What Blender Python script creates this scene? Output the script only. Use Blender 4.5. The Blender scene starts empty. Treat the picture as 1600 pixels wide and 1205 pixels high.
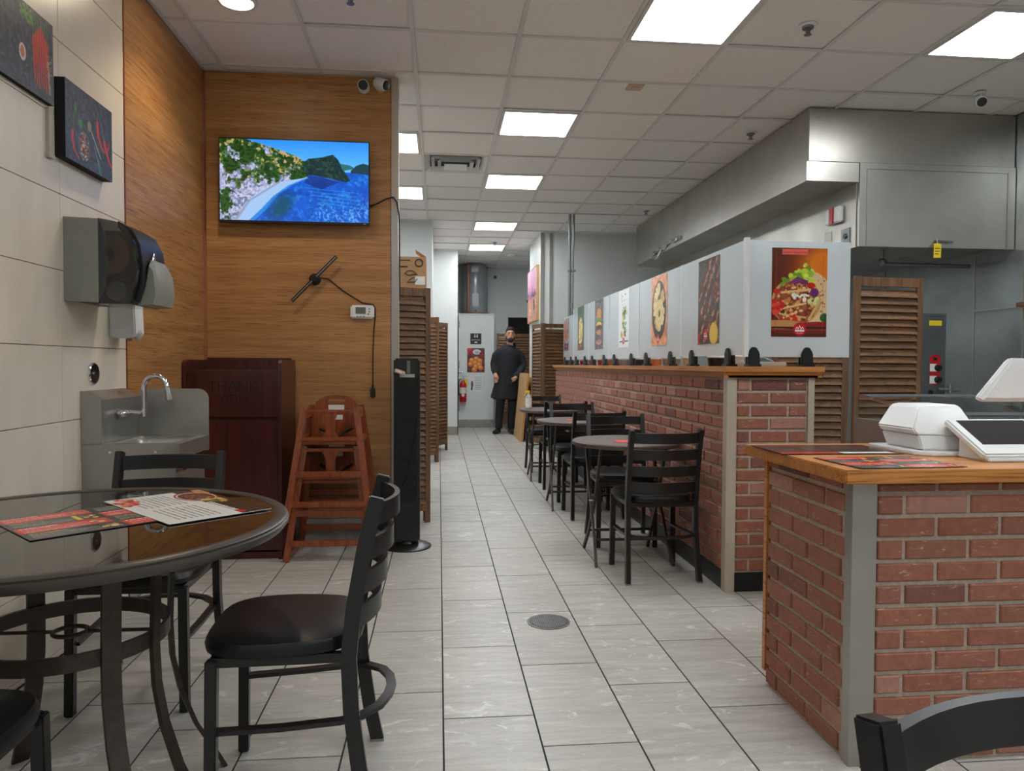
import bpy, bmesh, math, random
import numpy as np
from mathutils import Vector, Matrix

random.seed(7)
rng = np.random.default_rng(11)
SC = bpy.context.scene
COL = SC.collection

# ------------------------------------------------------------------ camera
FPX, YAW, PITCH, ROLL = 1143.4, .0995, -.0289, -.0047
CAM = Vector((-.0163, 0, 1.1803))
_f = Vector((math.sin(YAW)*math.cos(PITCH), math.cos(YAW)*math.cos(PITCH), math.sin(PITCH)))
_r = Vector((math.cos(YAW), -math.sin(YAW), 0))
_d = _f.cross(_r)
_R = math.cos(ROLL)*_r + math.sin(ROLL)*_d
_D = -math.sin(ROLL)*_r + math.cos(ROLL)*_d
cd = bpy.data.cameras.new('camera')
cam = bpy.data.objects.new('camera', cd); COL.objects.link(cam)
cd.sensor_fit = 'HORIZONTAL'; cd.sensor_width = 36; cd.lens = FPX/1600*36
cd.clip_start = .05; cd.clip_end = 100
m = Matrix.Identity(4)
for i in range(3):
    m[i][0] = _R[i]; m[i][1] = -_D[i]; m[i][2] = -_f[i]; m[i][3] = CAM[i]
cam.matrix_world = m
SC.camera = cam

# ------------------------------------------------------------------ world, exposure
w = bpy.data.worlds.new('world'); SC.world = w; w.use_nodes = True
w.node_tree.nodes['Background'].inputs[0].default_value = (.8, .85, .9, 1)
w.node_tree.nodes['Background'].inputs[1].default_value = 0.0
SC.view_settings.view_transform = 'Standard'
SC.view_settings.look = 'None'
SC.view_settings.gamma = 1
SC.view_settings.use_curve_mapping = False
SC.view_settings.exposure = 0.16
PANEL_L = 23.0          # radiance of the LED ceiling panels
DOWN_L = 40.0          # radiance of the warm recessed downlight

CEIL = 3.0625
XL = -1.53             # tiled left wall
XR = 4.30              # kitchen right wall
YW = 4.93              # oak wall
YB = 14.35             # rear wall
YF = -3.2              # wall behind the viewer

# ------------------------------------------------------------------ materials
def lin(c):
    c = [x/255 for x in c[:3]]
    return tuple((x/12.92 if x <= .04045 else ((x+.055)/1.055)**2.4) for x in c)

def nn(nt, typ, **kw):
    n = nt.nodes.new(typ)
    for k, v in kw.items(): setattr(n, k, v)
    return n

def new_mat(name):
    M = bpy.data.materials.new(name); M.use_nodes = True
    nt = M.node_tree
    return M, nt, nt.nodes['Principled BSDF'], nt.nodes['Material Output']

def coords(nt, scale, rnd=0.0):
    g = nn(nt, 'ShaderNodeNewGeometry')
    src = g.outputs['Position']
    if rnd:
        oi = nn(nt, 'ShaderNodeObjectInfo')
        mu = nn(nt, 'ShaderNodeMath', operation='MULTIPLY'); mu.inputs[1].default_value = rnd
        nt.links.new(oi.outputs['Random'], mu.inputs[0])
        ad = nn(nt, 'ShaderNodeVectorMath', operation='ADD')
        nt.links.new(src, ad.inputs[0]); nt.links.new(mu.outputs[0], ad.inputs[1]); src = ad.outputs[0]
    mp = nn(nt, 'ShaderNodeMapping'); mp.inputs['Scale'].default_value = scale
    nt.links.new(src, mp.inputs['Vector'])
    return mp.outputs[0]

def mixcol(nt, fac, a, b, blend='MIX'):
    mx = nn(nt, 'ShaderNodeMix', data_type='RGBA', blend_type=blend)
    def put(s, v):
        if hasattr(v, 'links') or hasattr(v, 'is_output'): nt.links.new(v, s)
        else: s.default_value = v if isinstance(v, (int, float)) else (*v, 1)
    put(mx.inputs[0], fac); put(mx.inputs[6], a); put(mx.inputs[7], b)
    return mx.outputs[2]

def ramp(nt, src, p0, p1):
    mr = nn(nt, 'ShaderNodeMapRange'); mr.inputs[1].default_value = p0; mr.inputs[2].default_value = p1
    nt.links.new(src, mr.inputs[0]); return mr.outputs[0]

def noise(nt, vec, detail=5, rough=.6, dist=0):
    n = nn(nt, 'ShaderNodeTexNoise'); n.inputs['Scale'].default_value = 1
    n.inputs['Detail'].default_value = detail; n.inputs['Roughness'].default_value = rough
    n.inputs['Distortion'].default_value = dist
    nt.links.new(vec, n.inputs['Vector']); return n.outputs[0]

def bump_to(nt, bs, h, strength, dist=.01):
    b = nn(nt, 'ShaderNodeBump'); b.inputs['Strength'].default_value = strength; b.inputs['Distance'].default_value = dist
    nt.links.new(h, b.inputs['Height']); nt.links.new(b.outputs[0], bs.inputs['Normal'])

def mat(name, c1, c2=None, rough=.5, metal=0, scale=(6, 6, 6), rnd=0.0, bump=0.0, spec=.5, lo=.3, hi=.7,
        detail=5, objvar=0.0, coat=0, rvar=0.0, dist=0):
    M, nt, bs, out = new_mat(name)
    a = lin(c1); b = lin(c2) if c2 else tuple(x*.88 for x in a)
    v = coords(nt, scale, rnd)
    n = noise(nt, v, detail, dist=dist)
    col = mixcol(nt, ramp(nt, n, lo, hi), a, b)
    if objvar:
        oi = nn(nt, 'ShaderNodeObjectInfo')
        hs = nn(nt, 'ShaderNodeHueSaturation')
        mr = nn(nt, 'ShaderNodeMapRange'); mr.inputs[3].default_value = 1-objvar; mr.inputs[4].default_value = 1+objvar
        nt.links.new(oi.outputs['Random'], mr.inputs[0]); nt.links.new(mr.outputs[0], hs.inputs['Value'])
        nt.links.new(col, hs.inputs['Color']); col = hs.outputs[0]
    nt.links.new(col, bs.inputs['Base Color'])
    bs.inputs['Roughness'].default_value = rough
    if rvar:
        mr = nn(nt, 'ShaderNodeMapRange'); mr.inputs[3].default_value = rough-rvar; mr.inputs[4].default_value = rough+rvar
        nt.links.new(n, mr.inputs[0]); nt.links.new(mr.outputs[0], bs.inputs['Roughness'])
    bs.inputs['Metallic'].default_value = metal
    bs.inputs['Specular IOR Level'].default_value = spec
    if coat: bs.inputs['Coat Weight'].default_value = coat; bs.inputs['Coat Roughness'].default_value = .08
    if bump: bump_to(nt, bs, n, bump)
    return M

def emis(name, c, s):
    M, nt, bs, out = new_mat(name)
    bs.inputs['Base Color'].default_value = (.9, .9, .9, 1)
    bs.inputs['Emission Color'].default_value = (*c, 1)
    bs.inputs['Emission Strength'].default_value = s
    return M

def wood(name, c1, c2, axis='x', rough=.45, dens=1.0, rnd=0.0, objvar=0.0, bump=.08, coat=0, spec=.5):
    """grain runs along the given axis; two stacked noises for figure and pores"""
    M, nt, bs, out = new_mat(name)
    long_, cross = 1.2*dens, 26*dens
    sc = {'x': (long_, cross, cross), 'y': (cross, long_, cross), 'z': (cross, cross, long_)}[axis]
    v = coords(nt, sc, rnd); n = noise(nt, v, 6, .65, .6)
    sc2 = {'x': (6*dens, 190*dens, 190*dens), 'y': (190*dens, 6*dens, 190*dens), 'z': (190*dens, 190*dens, 6*dens)}[axis]
    n2 = noise(nt, coords(nt, sc2, rnd), 2, .5)
    col = mixcol(nt, ramp(nt, n, .32, .68), lin(c1), lin(c2))
    col = mixcol(nt, ramp(nt, n2, .52, .72), col, tuple(x*.6 for x in lin(c2)))
    if objvar:
        oi = nn(nt, 'ShaderNodeObjectInfo'); hs = nn(nt, 'ShaderNodeHueSaturation')
        mr = nn(nt, 'ShaderNodeMapRange'); mr.inputs[3].default_value = 1-objvar; mr.inputs[4].default_value = 1+objvar
        nt.links.new(oi.outputs['Random'], mr.inputs[0]); nt.links.new(mr.outputs[0], hs.inputs['Value'])
        nt.links.new(col, hs.inputs['Color']); col = hs.outputs[0]
    nt.links.new(col, bs.inputs['Base Color']); bs.inputs['Roughness'].default_value = rough
    bs.inputs['Specular IOR Level'].default_value = spec
    if coat: bs.inputs['Coat Weight'].default_value = coat; bs.inputs['Coat Roughness'].default_value = .1
    if bump: bump_to(nt, bs, n2, bump, .004)
    return M

def steel(name, c, rough=.3, axis='z', blotch=.2, metal=.8):
    M, nt, bs, out = new_mat(name)
    sc = {'x': (2, 120, 120), 'y': (120, 2, 120), 'z': (120, 120, 2)}[axis]
    n = noise(nt, coords(nt, sc), 3); n2 = noise(nt, coords(nt, (2.2, 2.2, 2.2)), 5, .6, .4)
    col = mixcol(nt, ramp(nt, n2, .3, .7), lin(c), tuple(x*(1-blotch) for x in lin(c)))
    nt.links.new(col, bs.inputs['Base Color']); bs.inputs['Metallic'].default_value = metal
    mr = nn(nt, 'ShaderNodeMapRange'); mr.inputs[3].default_value = rough-.08; mr.inputs[4].default_value = rough+.12
    nt.links.new(n2, mr.inputs[0]); nt.links.new(mr.outputs[0], bs.inputs['Roughness'])
    bump_to(nt, bs, n, .05, .002)
    return M

def thin_glass(name, tint, gloss=(1, 1, 1), diffuse=0.0, dcol=(230, 238, 240), ior=1.5, rough=.02):
    """see-through sheet: tinted transparency, a mirror coat and an optional milky scatter"""
    M, nt, bs, out = new_mat(name); nt.nodes.remove(bs)
    tr = nn(nt, 'ShaderNodeBsdfTransparent'); tr.inputs[0].default_value = (*tint, 1)
    cur = tr.outputs[0]
    if diffuse:
        df = nn(nt, 'ShaderNodeBsdfDiffuse'); df.inputs[0].default_value = (*lin(dcol), 1)
        tl = nn(nt, 'ShaderNodeBsdfTranslucent'); tl.inputs[0].default_value = (*lin(dcol), 1)
        m0 = nn(nt, 'ShaderNodeMixShader'); m0.inputs[0].default_value = .4
        nt.links.new(df.outputs[0], m0.inputs[1]); nt.links.new(tl.outputs[0], m0.inputs[2])
        m1 = nn(nt, 'ShaderNodeMixShader'); m1.inputs[0].default_value = diffuse
        nt.links.new(cur, m1.inputs[1]); nt.links.new(m0.outputs[0], m1.inputs[2]); cur = m1.outputs[0]
    gl = nn(nt, 'ShaderNodeBsdfGlossy'); gl.inputs[0].default_value = (*gloss, 1); gl.inputs['Roughness'].default_value = rough
    lw = nn(nt, 'ShaderNodeLayerWeight'); lw.inputs[0].default_value = .5
    pw_ = nn(nt, 'ShaderNodeMath', operation='POWER'); pw_.inputs[1].default_value = 5
    nt.links.new(lw.outputs['Facing'], pw_.inputs[0])
    f0 = ((ior-1)/(ior+1))**2
    fr = nn(nt, 'ShaderNodeMath', operation='MULTIPLY_ADD'); fr.inputs[1].default_value = 1-f0; fr.inputs[2].default_value = f0
    nt.links.new(pw_.outputs[0], fr.inputs[0])
    m2 = nn(nt, 'ShaderNodeMixShader'); nt.links.new(fr.outputs[0], m2.inputs[0])
    nt.links.new(cur, m2.inputs[1]); nt.links.new(gl.outputs[0], m2.inputs[2])
    nt.links.new(m2.outputs[0], out.inputs[0])
    return M

def print_mat(name, rough=.35, emit=0.0):
    M, nt, bs, out = new_mat(name)
    at = nn(nt, 'ShaderNodeAttribute'); at.attribute_name = 'ink'
    if emit:
        bs.inputs['Base Color'].default_value = (.01, .01, .01, 1)
        nt.links.new(at.outputs['Color'], bs.inputs['Emission Color']); bs.inputs['Emission Strength'].default_value = emit
        bs.inputs['Roughness'].default_value = .15
    else:
        nt.links.new(at.outputs['Color'], bs.inputs['Base Color']); bs.inputs['Roughness'].default_value = rough
    return M

def brick_mat():
    M, nt, bs, out = new_mat('brick')
    n = noise(nt, coords(nt, (34, 34, 34), 30), 7, .65)
    n2 = noise(nt, coords(nt, (16, 16, 60), 17), 6, .75, 1.0)
    oi = nn(nt, 'ShaderNodeObjectInfo')
    cr = nn(nt, 'ShaderNodeValToRGB'); e = cr.color_ramp.elements
    for p, c in ((0, (116, 76, 68)), (.12, (150, 98, 80)), (.5, (162, 106, 86)), (.86, (156, 98, 77)), (.93, (176, 128, 112))):
        if p == 0: q = e[0]; q.position = 0
        else: q = e.new(p)
        q.color = (*lin(c), 1)
    e[-1].position = 1; e[-1].color = (*lin((180, 132, 117)), 1)
    nt.links.new(oi.outputs['Random'], cr.inputs[0])
    dk = mixcol(nt, 1.0, cr.outputs[0], (.74, .7, .7), 'MULTIPLY')
    col = mixcol(nt, ramp(nt, n, .35, .75), cr.outputs[0], dk)
    col = mixcol(nt, ramp(nt, n2, .6, .66), col, lin((192, 160, 142)))
    nt.links.new(col, bs.inputs['Base Color']); bs.inputs['Roughness'].default_value = .85
    bump_to(nt, bs, n, .5); return M

MT = {}
def build_materials():
    MT['floor'] = None
    # porcelain floor tile: warm grey with soft streaks running across the room and pale veins
    M, nt, bs, out = new_mat('floor_tile')
    n = noise(nt, coords(nt, (3.2, 22, 10), 40), 6, .65, .8)
    n2 = noise(nt, coords(nt, (5, 9, 5), 23), 7, .7, 1.8)
    n3 = noise(nt, coords(nt, (60, 200, 60), 11), 2)
    col = mixcol(nt, ramp(nt, n, .3, .72), lin((192, 188, 181)), lin((160, 156, 149)))
    col = mixcol(nt, ramp(nt, n2, .58, .64), col, lin((206, 203, 197)))
    col = mixcol(nt, ramp(nt, n3, .6, .8), col, lin((150, 147, 141)))
    oi = nn(nt, 'ShaderNodeObjectInfo'); hs = nn(nt, 'ShaderNodeHueSaturation')
    mr = nn(nt, 'ShaderNodeMapRange'); mr.inputs[3].default_value = .95; mr.inputs[4].default_value = 1.04
    nt.links.new(oi.outputs['Random'], mr.inputs[0]); nt.links.new(mr.outputs[0], hs.inputs['Value'])
    nt.links.new(col, hs.inputs['Color']); nt.links.new(hs.outputs[0], bs.inputs['Base Color'])
    bs.inputs['Roughness'].default_value = .38
    bump_to(nt, bs, n2, .06, .003)
    MT['floor'] = M
    MT['grout'] = mat('grout', (42, 40, 38), (30, 29, 28), rough=.9, scale=(30, 30, 30))
    MT['wtile'] = mat('wall_tile', (226, 215, 199), (216, 205, 189), rough=.3, scale=(3, 9, 1.4), rnd=20, objvar=.02, detail=6)
    MT['wgrout'] = mat('wall_grout', (168, 152, 128), rough=.9, scale=(40, 40, 40))
    MT['oak_h'] = wood('oak_panel_back', (184, 136, 84), (152, 104, 58), 'x', .42, .9)
    MT['oak_y'] = wood('oak_panel_side', (184, 136, 84), (152, 104, 58), 'y', .42, .9)
    MT['red_trim'] = wood('red_trim', (150, 78, 40), (110, 50, 26), 'z', .45, 1)
    MT['ceil'] = mat('ceiling_tile', (242, 240, 236), (236, 233, 228), rough=.95, scale=(40, 40, 40), objvar=.025, bump=.05)
    MT['tee'] = mat('ceiling_grid', (224, 223, 220), rough=.5)
    MT['white'] = mat('white_paint', (222, 226, 224), (214, 219, 218), rough=.5, scale=(2, 2, 2))
    MT['offwhite'] = mat('grey_paint', (196, 198, 196), (188, 190, 189), rough=.6, scale=(2, 2, 2))
    MT['base_tile'] = mat('base_tile', (160, 155, 147), (140, 135, 128), rough=.5, scale=(9, 9, 9))
    MT['plastic_white'] = mat('white_plastic', (228, 230, 230), rough=.35)
    MT['plastic_grey'] = mat('grey_plastic', (140, 140, 130), rough=.45, scale=(12, 12, 12))
    MT['plastic_grey2'] = mat('light_grey_plastic', (172, 172, 164), rough=.4)
    MT['black'] = mat('black_plastic', (20, 20, 22), (14, 14, 15), rough=.35)
    MT['black_matte'] = mat('black_matte', (16, 16, 17), rough=.75)
    MT['blackmetal'] = mat('black_powder_coat', (26, 26, 29), (18, 18, 20), rough=.32, scale=(60, 60, 60), spec=.6)
    MT['vinyl'] = mat('black_vinyl', (22, 22, 24), (15, 15, 16), rough=.36, scale=(14, 14, 14), bump=.15, spec=.42)
    MT['bronze'] = mat('bronze_metal', (74, 66, 58), (58, 51, 45), rough=.42, metal=.35, scale=(50, 50, 50))
    MT['rim'] = mat('table_rim', (84, 78, 72), (72, 66, 60), rough=.35, metal=.3)
    MT['bistro_top'] = mat('bistro_top', (98, 84, 76), (78, 66, 60), rough=.45, scale=(30, 8, 8))
    MT['bistro_leg'] = mat('bistro_leg', (66, 56, 48), (50, 42, 36), rough=.45, metal=.2)
    MT['brick'] = brick_mat()
    MT['mortar'] = mat('mortar', (190, 174, 158), (166, 150, 135), rough=.95, scale=(70, 70, 70), bump=.4)
    MT['cap'] = wood('cap_wood', (206, 140, 70), (172, 106, 46), 'y', .4, .8, coat=.15)
    MT['cap_x'] = wood('cap_wood_x', (206, 140, 70), (172, 106, 46), 'x', .4, .8, coat=.15)
    MT['louver'] = wood('louver_wood', (132, 94, 60), (86, 58, 35), 'x', .6, 1.0, rnd=25, objvar=.18)
    MT['louver_v'] = wood('louver_frame', (132, 94, 60), (86, 58, 35), 'z', .6, 1.0)
    MT['mahog'] = wood('mahogany', (84, 30, 26), (52, 16, 16), 'z', .35, .7, coat=.2, bump=.02)
    MT['hc'] = wood('chair_cherry', (160, 84, 42), (120, 54, 26), 'z', .35, 1.2, coat=.3, bump=.02)
    MT['carved'] = mat('carved_groove', (34, 12, 12), rough=.8)
    MT['steel'] = steel('brushed_steel', (176, 174, 168), .3, 'z')
    MT['steel_h'] = steel('hood_steel', (188, 184, 176), .3, 'x', .22, .85)
    MT['steel_d'] = steel('dull_steel', (120, 124, 126), .42, 'y', .3)
    MT['steel_w'] = steel('wall_steel', (168, 175, 176), .3, 'z', .3, .75)
    MT['chrome'] = mat('chrome', (225, 225, 228), rough=.08, metal=1)
    MT['alum'] = steel('aluminium_trim', (178, 174, 166), .36, 'z', .15)
    MT['beige_trim'] = mat('beige_trim', (188, 176, 160), (176, 164, 148), rough=.5, scale=(10, 10, 3))
    MT['galv'] = mat('galvanised', (150, 155, 158), (120, 124, 127), rough=.4, metal=.8, scale=(40, 40, 40))
    MT['led'] = emis('led_diffuser', (.93, .975, 1), PANEL_L)
    MT['downlamp'] = emis('downlight_lamp', (1, .82, .6), DOWN_L)
    MT['lcd'] = mat('lcd_grey', (96, 104, 92), rough=.3)
    MT['card'] = mat('cardboard', (176, 138, 98), (164, 126, 88), rough=.9, scale=(5, 5, 40))
    MT['ink'] = mat('dark_ink', (62, 44, 34), rough=.8)
    MT['ply'] = wood('plywood', (206, 168, 118), (180, 138, 90), 'z', .7, .5)
    MT['red'] = mat('red_paint', (190, 24, 30), (170, 16, 22), rough=.3)
    MT['pink'] = mat('red_leaflet', (222, 62, 62), rough=.5)
    MT['yellow'] = mat('yellow_tag', (232, 200, 30), rough=.5)
    MT['copper'] = mat('copper', (184, 110, 80), rough=.3, metal=1)
    MT['heater'] = mat('heater_grey', (138, 144, 150), (128, 134, 140), rough=.18, spec=.7)
    MT['print'] = print_mat('printed_ink', .38)
    MT['print_gloss'] = print_mat('printed_gloss', .22)
    MT['tv'] = print_mat('screen_picture', .3, .95)
    MT['glass_table'] = thin_glass('smoked_glass', (.22, .2, .17), ior=2.1, rough=.02)
    MT['acrylic'] = thin_glass('frosted_acrylic', (.8, .84, .85), diffuse=.7, dcol=(238, 244, 247), ior=1.45, rough=.12)
    MT['clear'] = thin_glass('clear_glass', (.9, .95, .96), ior=1.45)
    MT['smoke'] = thin_glass('smoke_cover', (.34, .34, .36), ior=1.6, rough=.06)
    MT['skin'] = mat('skin', (196, 146, 118), (178, 126, 100), rough=.5, scale=(20, 20, 20))
    MT['cloth'] = mat('black_cloth', (30, 32, 38), (20, 21, 26), rough=.85, scale=(25, 25, 25), bump=.2)
    MT['cloth2'] = mat('dark_trousers', (24, 24, 28), (17, 17, 20), rough=.85, scale=(25, 25, 25))
    MT['hair'] = mat('dark_hair', (26, 21, 19), (16, 13, 12), rough=.6, scale=(80, 80, 20))
    MT['shoe'] = mat('black_shoe', (22, 22, 24), rough=.5)
    MT['paper'] = mat('paper_white', (226, 224, 218), rough=.7)
    MT['brown_paper'] = mat('brown_roll', (172, 128, 92), rough=.9)
    MT['orange'] = mat('orange_tub', (206, 110, 60), rough=.4)
    MT['navy'] = mat('sign_navy', (34, 40, 48), rough=.5)
    MT['drain'] = mat('drain_iron', (118, 118, 116), (92, 92, 90), rough=.45, metal=.8, scale=(60, 60, 60))
    MT['screen_dark'] = mat('tablet_glass', (52, 50, 52), rough=.12)
    MT['tanplastic'] = mat('tan_plastic', (206, 176, 146), rough=.5)
build_materials()

# ------------------------------------------------------------------ mesh helpers
class MB:
    def __init__(s): s.v = []; s.f = []
    def add(s, vs, fs):
        o = len(s.v); s.v += [tuple(p) for p in vs]; s.f += [tuple(i+o for i in f) for f in fs]; return s
    def box(s, x0, x1, y0, y1, z0, z1):
        vs = [(x, y, z) for z in (z0, z1) for y in (y0, y1) for x in (x0, x1)]
        return s.add(vs, [(0, 2, 3, 1), (4, 5, 7, 6), (0, 1, 5, 4), (2, 6, 7, 3), (0, 4, 6, 2), (1, 3, 7, 5)])
    def bar(s, p0, p1, w, h, up=(0, 0, 1)):
        """rectangular bar from p0 to p1; w along side, h along up"""
        p0 = Vector(p0); p1 = Vector(p1); d = (p1-p0).normalized(); u = Vector(up)
        sd = d.cross(u)
        if sd.length < 1e-4: sd = d.cross(Vector((1, 0, 0)))
        sd.normalize(); u = sd.cross(d).normalized()
        vs = []
        for p in (p0, p1):
            for a, b in ((-1, -1), (1, -1), (1, 1), (-1, 1)): vs.append(p+sd*a*w/2+u*b*h/2)
        return s.add(vs, [(3, 2, 1, 0), (4, 5, 6, 7), (0, 1, 5, 4), (1, 2, 6, 5), (2, 3, 7, 6), (3, 0, 4, 7)])
    def strip(s, pts, w, h, side):
        """rectangular section swept along pts; side(i) gives the width direction"""
        pts = [Vector(p) for p in pts]; n = len(pts); vs = []; fs = []
        for i, p in enumerate(pts):
            d = (pts[min(i+1, n-1)]-pts[max(i-1, 0)]).normalized()
            sd = Vector(side(i)) if callable(side) else Vector(side)
            sd = (sd-d*sd.dot(d)).normalized(); u = d.cross(sd)
            for a, b in ((-1, -1), (1, -1), (1, 1), (-1, 1)): vs.append(p+sd*a*w/2+u*b*h/2)
        for i in range(n-1):
            for k in range(4):
                a = i*4+k; b = i*4+(k+1) % 4
                fs.append((a, b, b+4, a+4))
        fs += [(3, 2, 1, 0), tuple(n*4-4+k for k in range(4))]
        return s.add(vs, fs)
    def tube(s, pts, r, n=8, closed=False):
        pts = [Vector(p) for p in pts]; N = len(pts); vs = []; fs = []
        ref = None
        for i, p in enumerate(pts):
            if closed: d = (pts[(i+1) % N]-pts[i-1]).normalized()
            else: d = (pts[min(i+1, N-1)]-pts[max(i-1, 0)]).normalized()
            if ref is None:
                ref = d.orthogonal().normalized()
            ref = (ref-d*ref.dot(d)).normalized(); b = d.cross(ref)
            rr = r[i] if isinstance(r, (list, tuple)) else r
            for k in range(n):
                a = 2*math.pi*k/n; vs.append(p+ref*math.cos(a)*rr+b*math.sin(a)*rr)
        for i in range(N if closed else N-1):
            j = (i+1) % N
            for k in range(n):
                fs.append((i*n+k, i*n+(k+1) % n, j*n+(k+1) % n, j*n+k))
        if not closed:
            fs += [tuple(reversed(range(n))), tuple((N-1)*n+k for k in range(n))]
        return s.add(vs, fs)
    def cyl(s, p0, p1, r, n=16): return s.tube([p0, p1], r, n)
    def lathe(s, prof, c=(0, 0, 0), n=24, axis='z'):
        """prof: list of (radius, height)"""
        vs = []; fs = []
        for r, h in prof:
            for k in range(n):
                a = 2*math.pi*k/n; x, y = r*math.cos(a), r*math.sin(a)
                q = {'z': (x, y, h), 'y': (x, h, y), 'x': (h, x, y)}[axis]
                vs.append((c[0]+q[0], c[1]+q[1], c[2]+q[2]))
        for i in range(len(prof)-1):
            for k in range(n): fs.append((i*n+k, i*n+(k+1) % n, (i+1)*n+(k+1) % n, (i+1)*n+k))
        fs += [tuple(reversed(range(n))), tuple((len(prof)-1)*n+k for k in range(n))]
        return s.add(vs, fs)
    def prism(s, poly, a0, a1, axis='y'):
        """poly in the plane across the axis: y -> (x,z), x -> (y,z), z -> (x,y)"""
        n = len(poly); vs = []
        for a in (a0, a1):
            for p, q in poly: vs.append({'y': (p, a, q), 'x': (a, p, q), 'z': (p, q, a)}[axis])
        fs = [tuple(range(n)), tuple(reversed(range(n, 2*n)))]
        for k in range(n): fs.append((k, k+n, (k+1) % n+n, (k+1) % n))
        return s.add(vs, fs)
    def loft(s, rings):
        n = len(rings[0]); vs = [p for r in rings for p in r]; fs = []
        for i in range(len(rings)-1):
            for k in range(n): fs.append((i*n+k, i*n+(k+1) % n, (i+1)*n+(k+1) % n, (i+1)*n+k))
        fs += [tuple(reversed(range(n))), tuple((len(rings)-1)*n+k for k in range(n))]
        return s.add(vs, fs)
    def ellipsoid(s, c, r, nu=16, nv=10, R=None):
        rings = []
        for i in range(nv+1):
            t = math.pi*i/nv
            ring = []
            for k in range(nu):
                a = 2*math.pi*k/nu
                rr = max(math.sin(t), .02)
                q = Vector((r[0]*rr*math.cos(a), r[1]*rr*math.sin(a), -r[2]*math.cos(t)))
                if R is not None: q = R @ q
                ring.append(Vector(c)+q)
            rings.append(ring)
        return s.loft(rings)

def wloc(o):
    v = Vector((0, 0, 0))
    while o is not None: v += o.location; o = o.parent
    return v

def mk(name, mb, material, parent=None, smooth=False, bevel=0.0, local=False, origin=None, segs=2):
    """one mesh object. Geometry is given in world space unless local; parents of world-space parts are unrotated"""
    if isinstance(mb, MB):
        off = Vector((0, 0, 0))
        if not local and parent is not None: off = wloc(parent)
        elif origin is not None: off = Vector(origin)
        me = bpy.data.meshes.new(name)
        me.from_pydata([tuple(Vector(p)-off) for p in mb.v], [], mb.f)
        bm = bmesh.new(); bm.from_mesh(me)
        bmesh.ops.recalc_face_normals(bm, faces=bm.faces)
        if bevel: bmesh.ops.bevel(bm, geom=list(bm.edges), offset=bevel, segments=segs, affect='EDGES', clamp_overlap=True)
        bm.to_mesh(me); bm.free()
        if smooth or bevel:
            me.polygons.foreach_set('use_smooth', [True]*len(me.polygons))
            if hasattr(me, 'set_sharp_from_angle'): me.set_sharp_from_angle(angle=math.radians(38))
        me.materials.append(MT[material] if isinstance(material, str) else material)
    else: me = mb
    o = bpy.data.objects.new(name, me); COL.objects.link(o)
    if parent is not None: o.parent = parent
    elif origin is not None: o.location = origin
    return o

def tag(o, label=None, cat=None, group=None, kind=None):
    if label: o['label'] = label
    if cat: o['category'] = cat
    if group: o['group'] = group
    if kind: o['kind'] = kind
    return o

def thing(name, label, cat, loc=(0, 0, 0), rotz=0.0, group=None):
    o = bpy.data.objects.new(name, None); COL.objects.link(o)
    o.empty_display_size = .05
    o.location = loc; o.rotation_euler = (0, 0, rotz)
    return tag(o, label, cat, group)

def struct(name, mb, material, label, cat, **k):
    o = mk(name, mb, material, **k)
    return tag(o, label, cat, kind='structure')

def dup(root, loc, rotz=0.0, label=None, group=None):
    def cp(o, par):
        c = o.copy(); COL.objects.link(c); c.parent = par
        for ch in kids.get(o.name, []): cp(ch, c)
        return c
    kids = {}
    for o in list(COL.objects):
        if o.parent is not None: kids.setdefault(o.parent.name, []).append(o)
    r = cp(root, None)
    r.location = loc; r.rotation_euler = (0, 0, rotz)
    if label: r['label'] = label
    if group: r['group'] = group
    return r

def text_mesh(s, size, depth=.001, align='CENTER'):
    cu = bpy.data.curves.new('lettering', 'FONT'); cu.body = s; cu.size = size; cu.extrude = depth
    cu.align_x = align; cu.align_y = 'CENTER'; cu.resolution_u = 3
    ob = bpy.data.objects.new('lettering', cu); COL.objects.link(ob)
    bpy.context.view_layer.update()
    me = bpy.data.meshes.new_from_object(ob.evaluated_get(bpy.context.evaluated_depsgraph_get()))
    bpy.data.objects.remove(ob); bpy.data.curves.remove(cu)
    return me

def lettering(s, size, loc, material, parent, rot=(math.pi/2, 0, 0), name='lettering', depth=.001):
    me = text_mesh(s, size, depth); me.materials.clear(); me.materials.append(MT[material])
    o = bpy.data.objects.new(name, me); COL.objects.link(o); o.parent = parent
    o.location = Vector(loc)-wloc(parent); o.rotation_euler = rot
    return o

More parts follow.
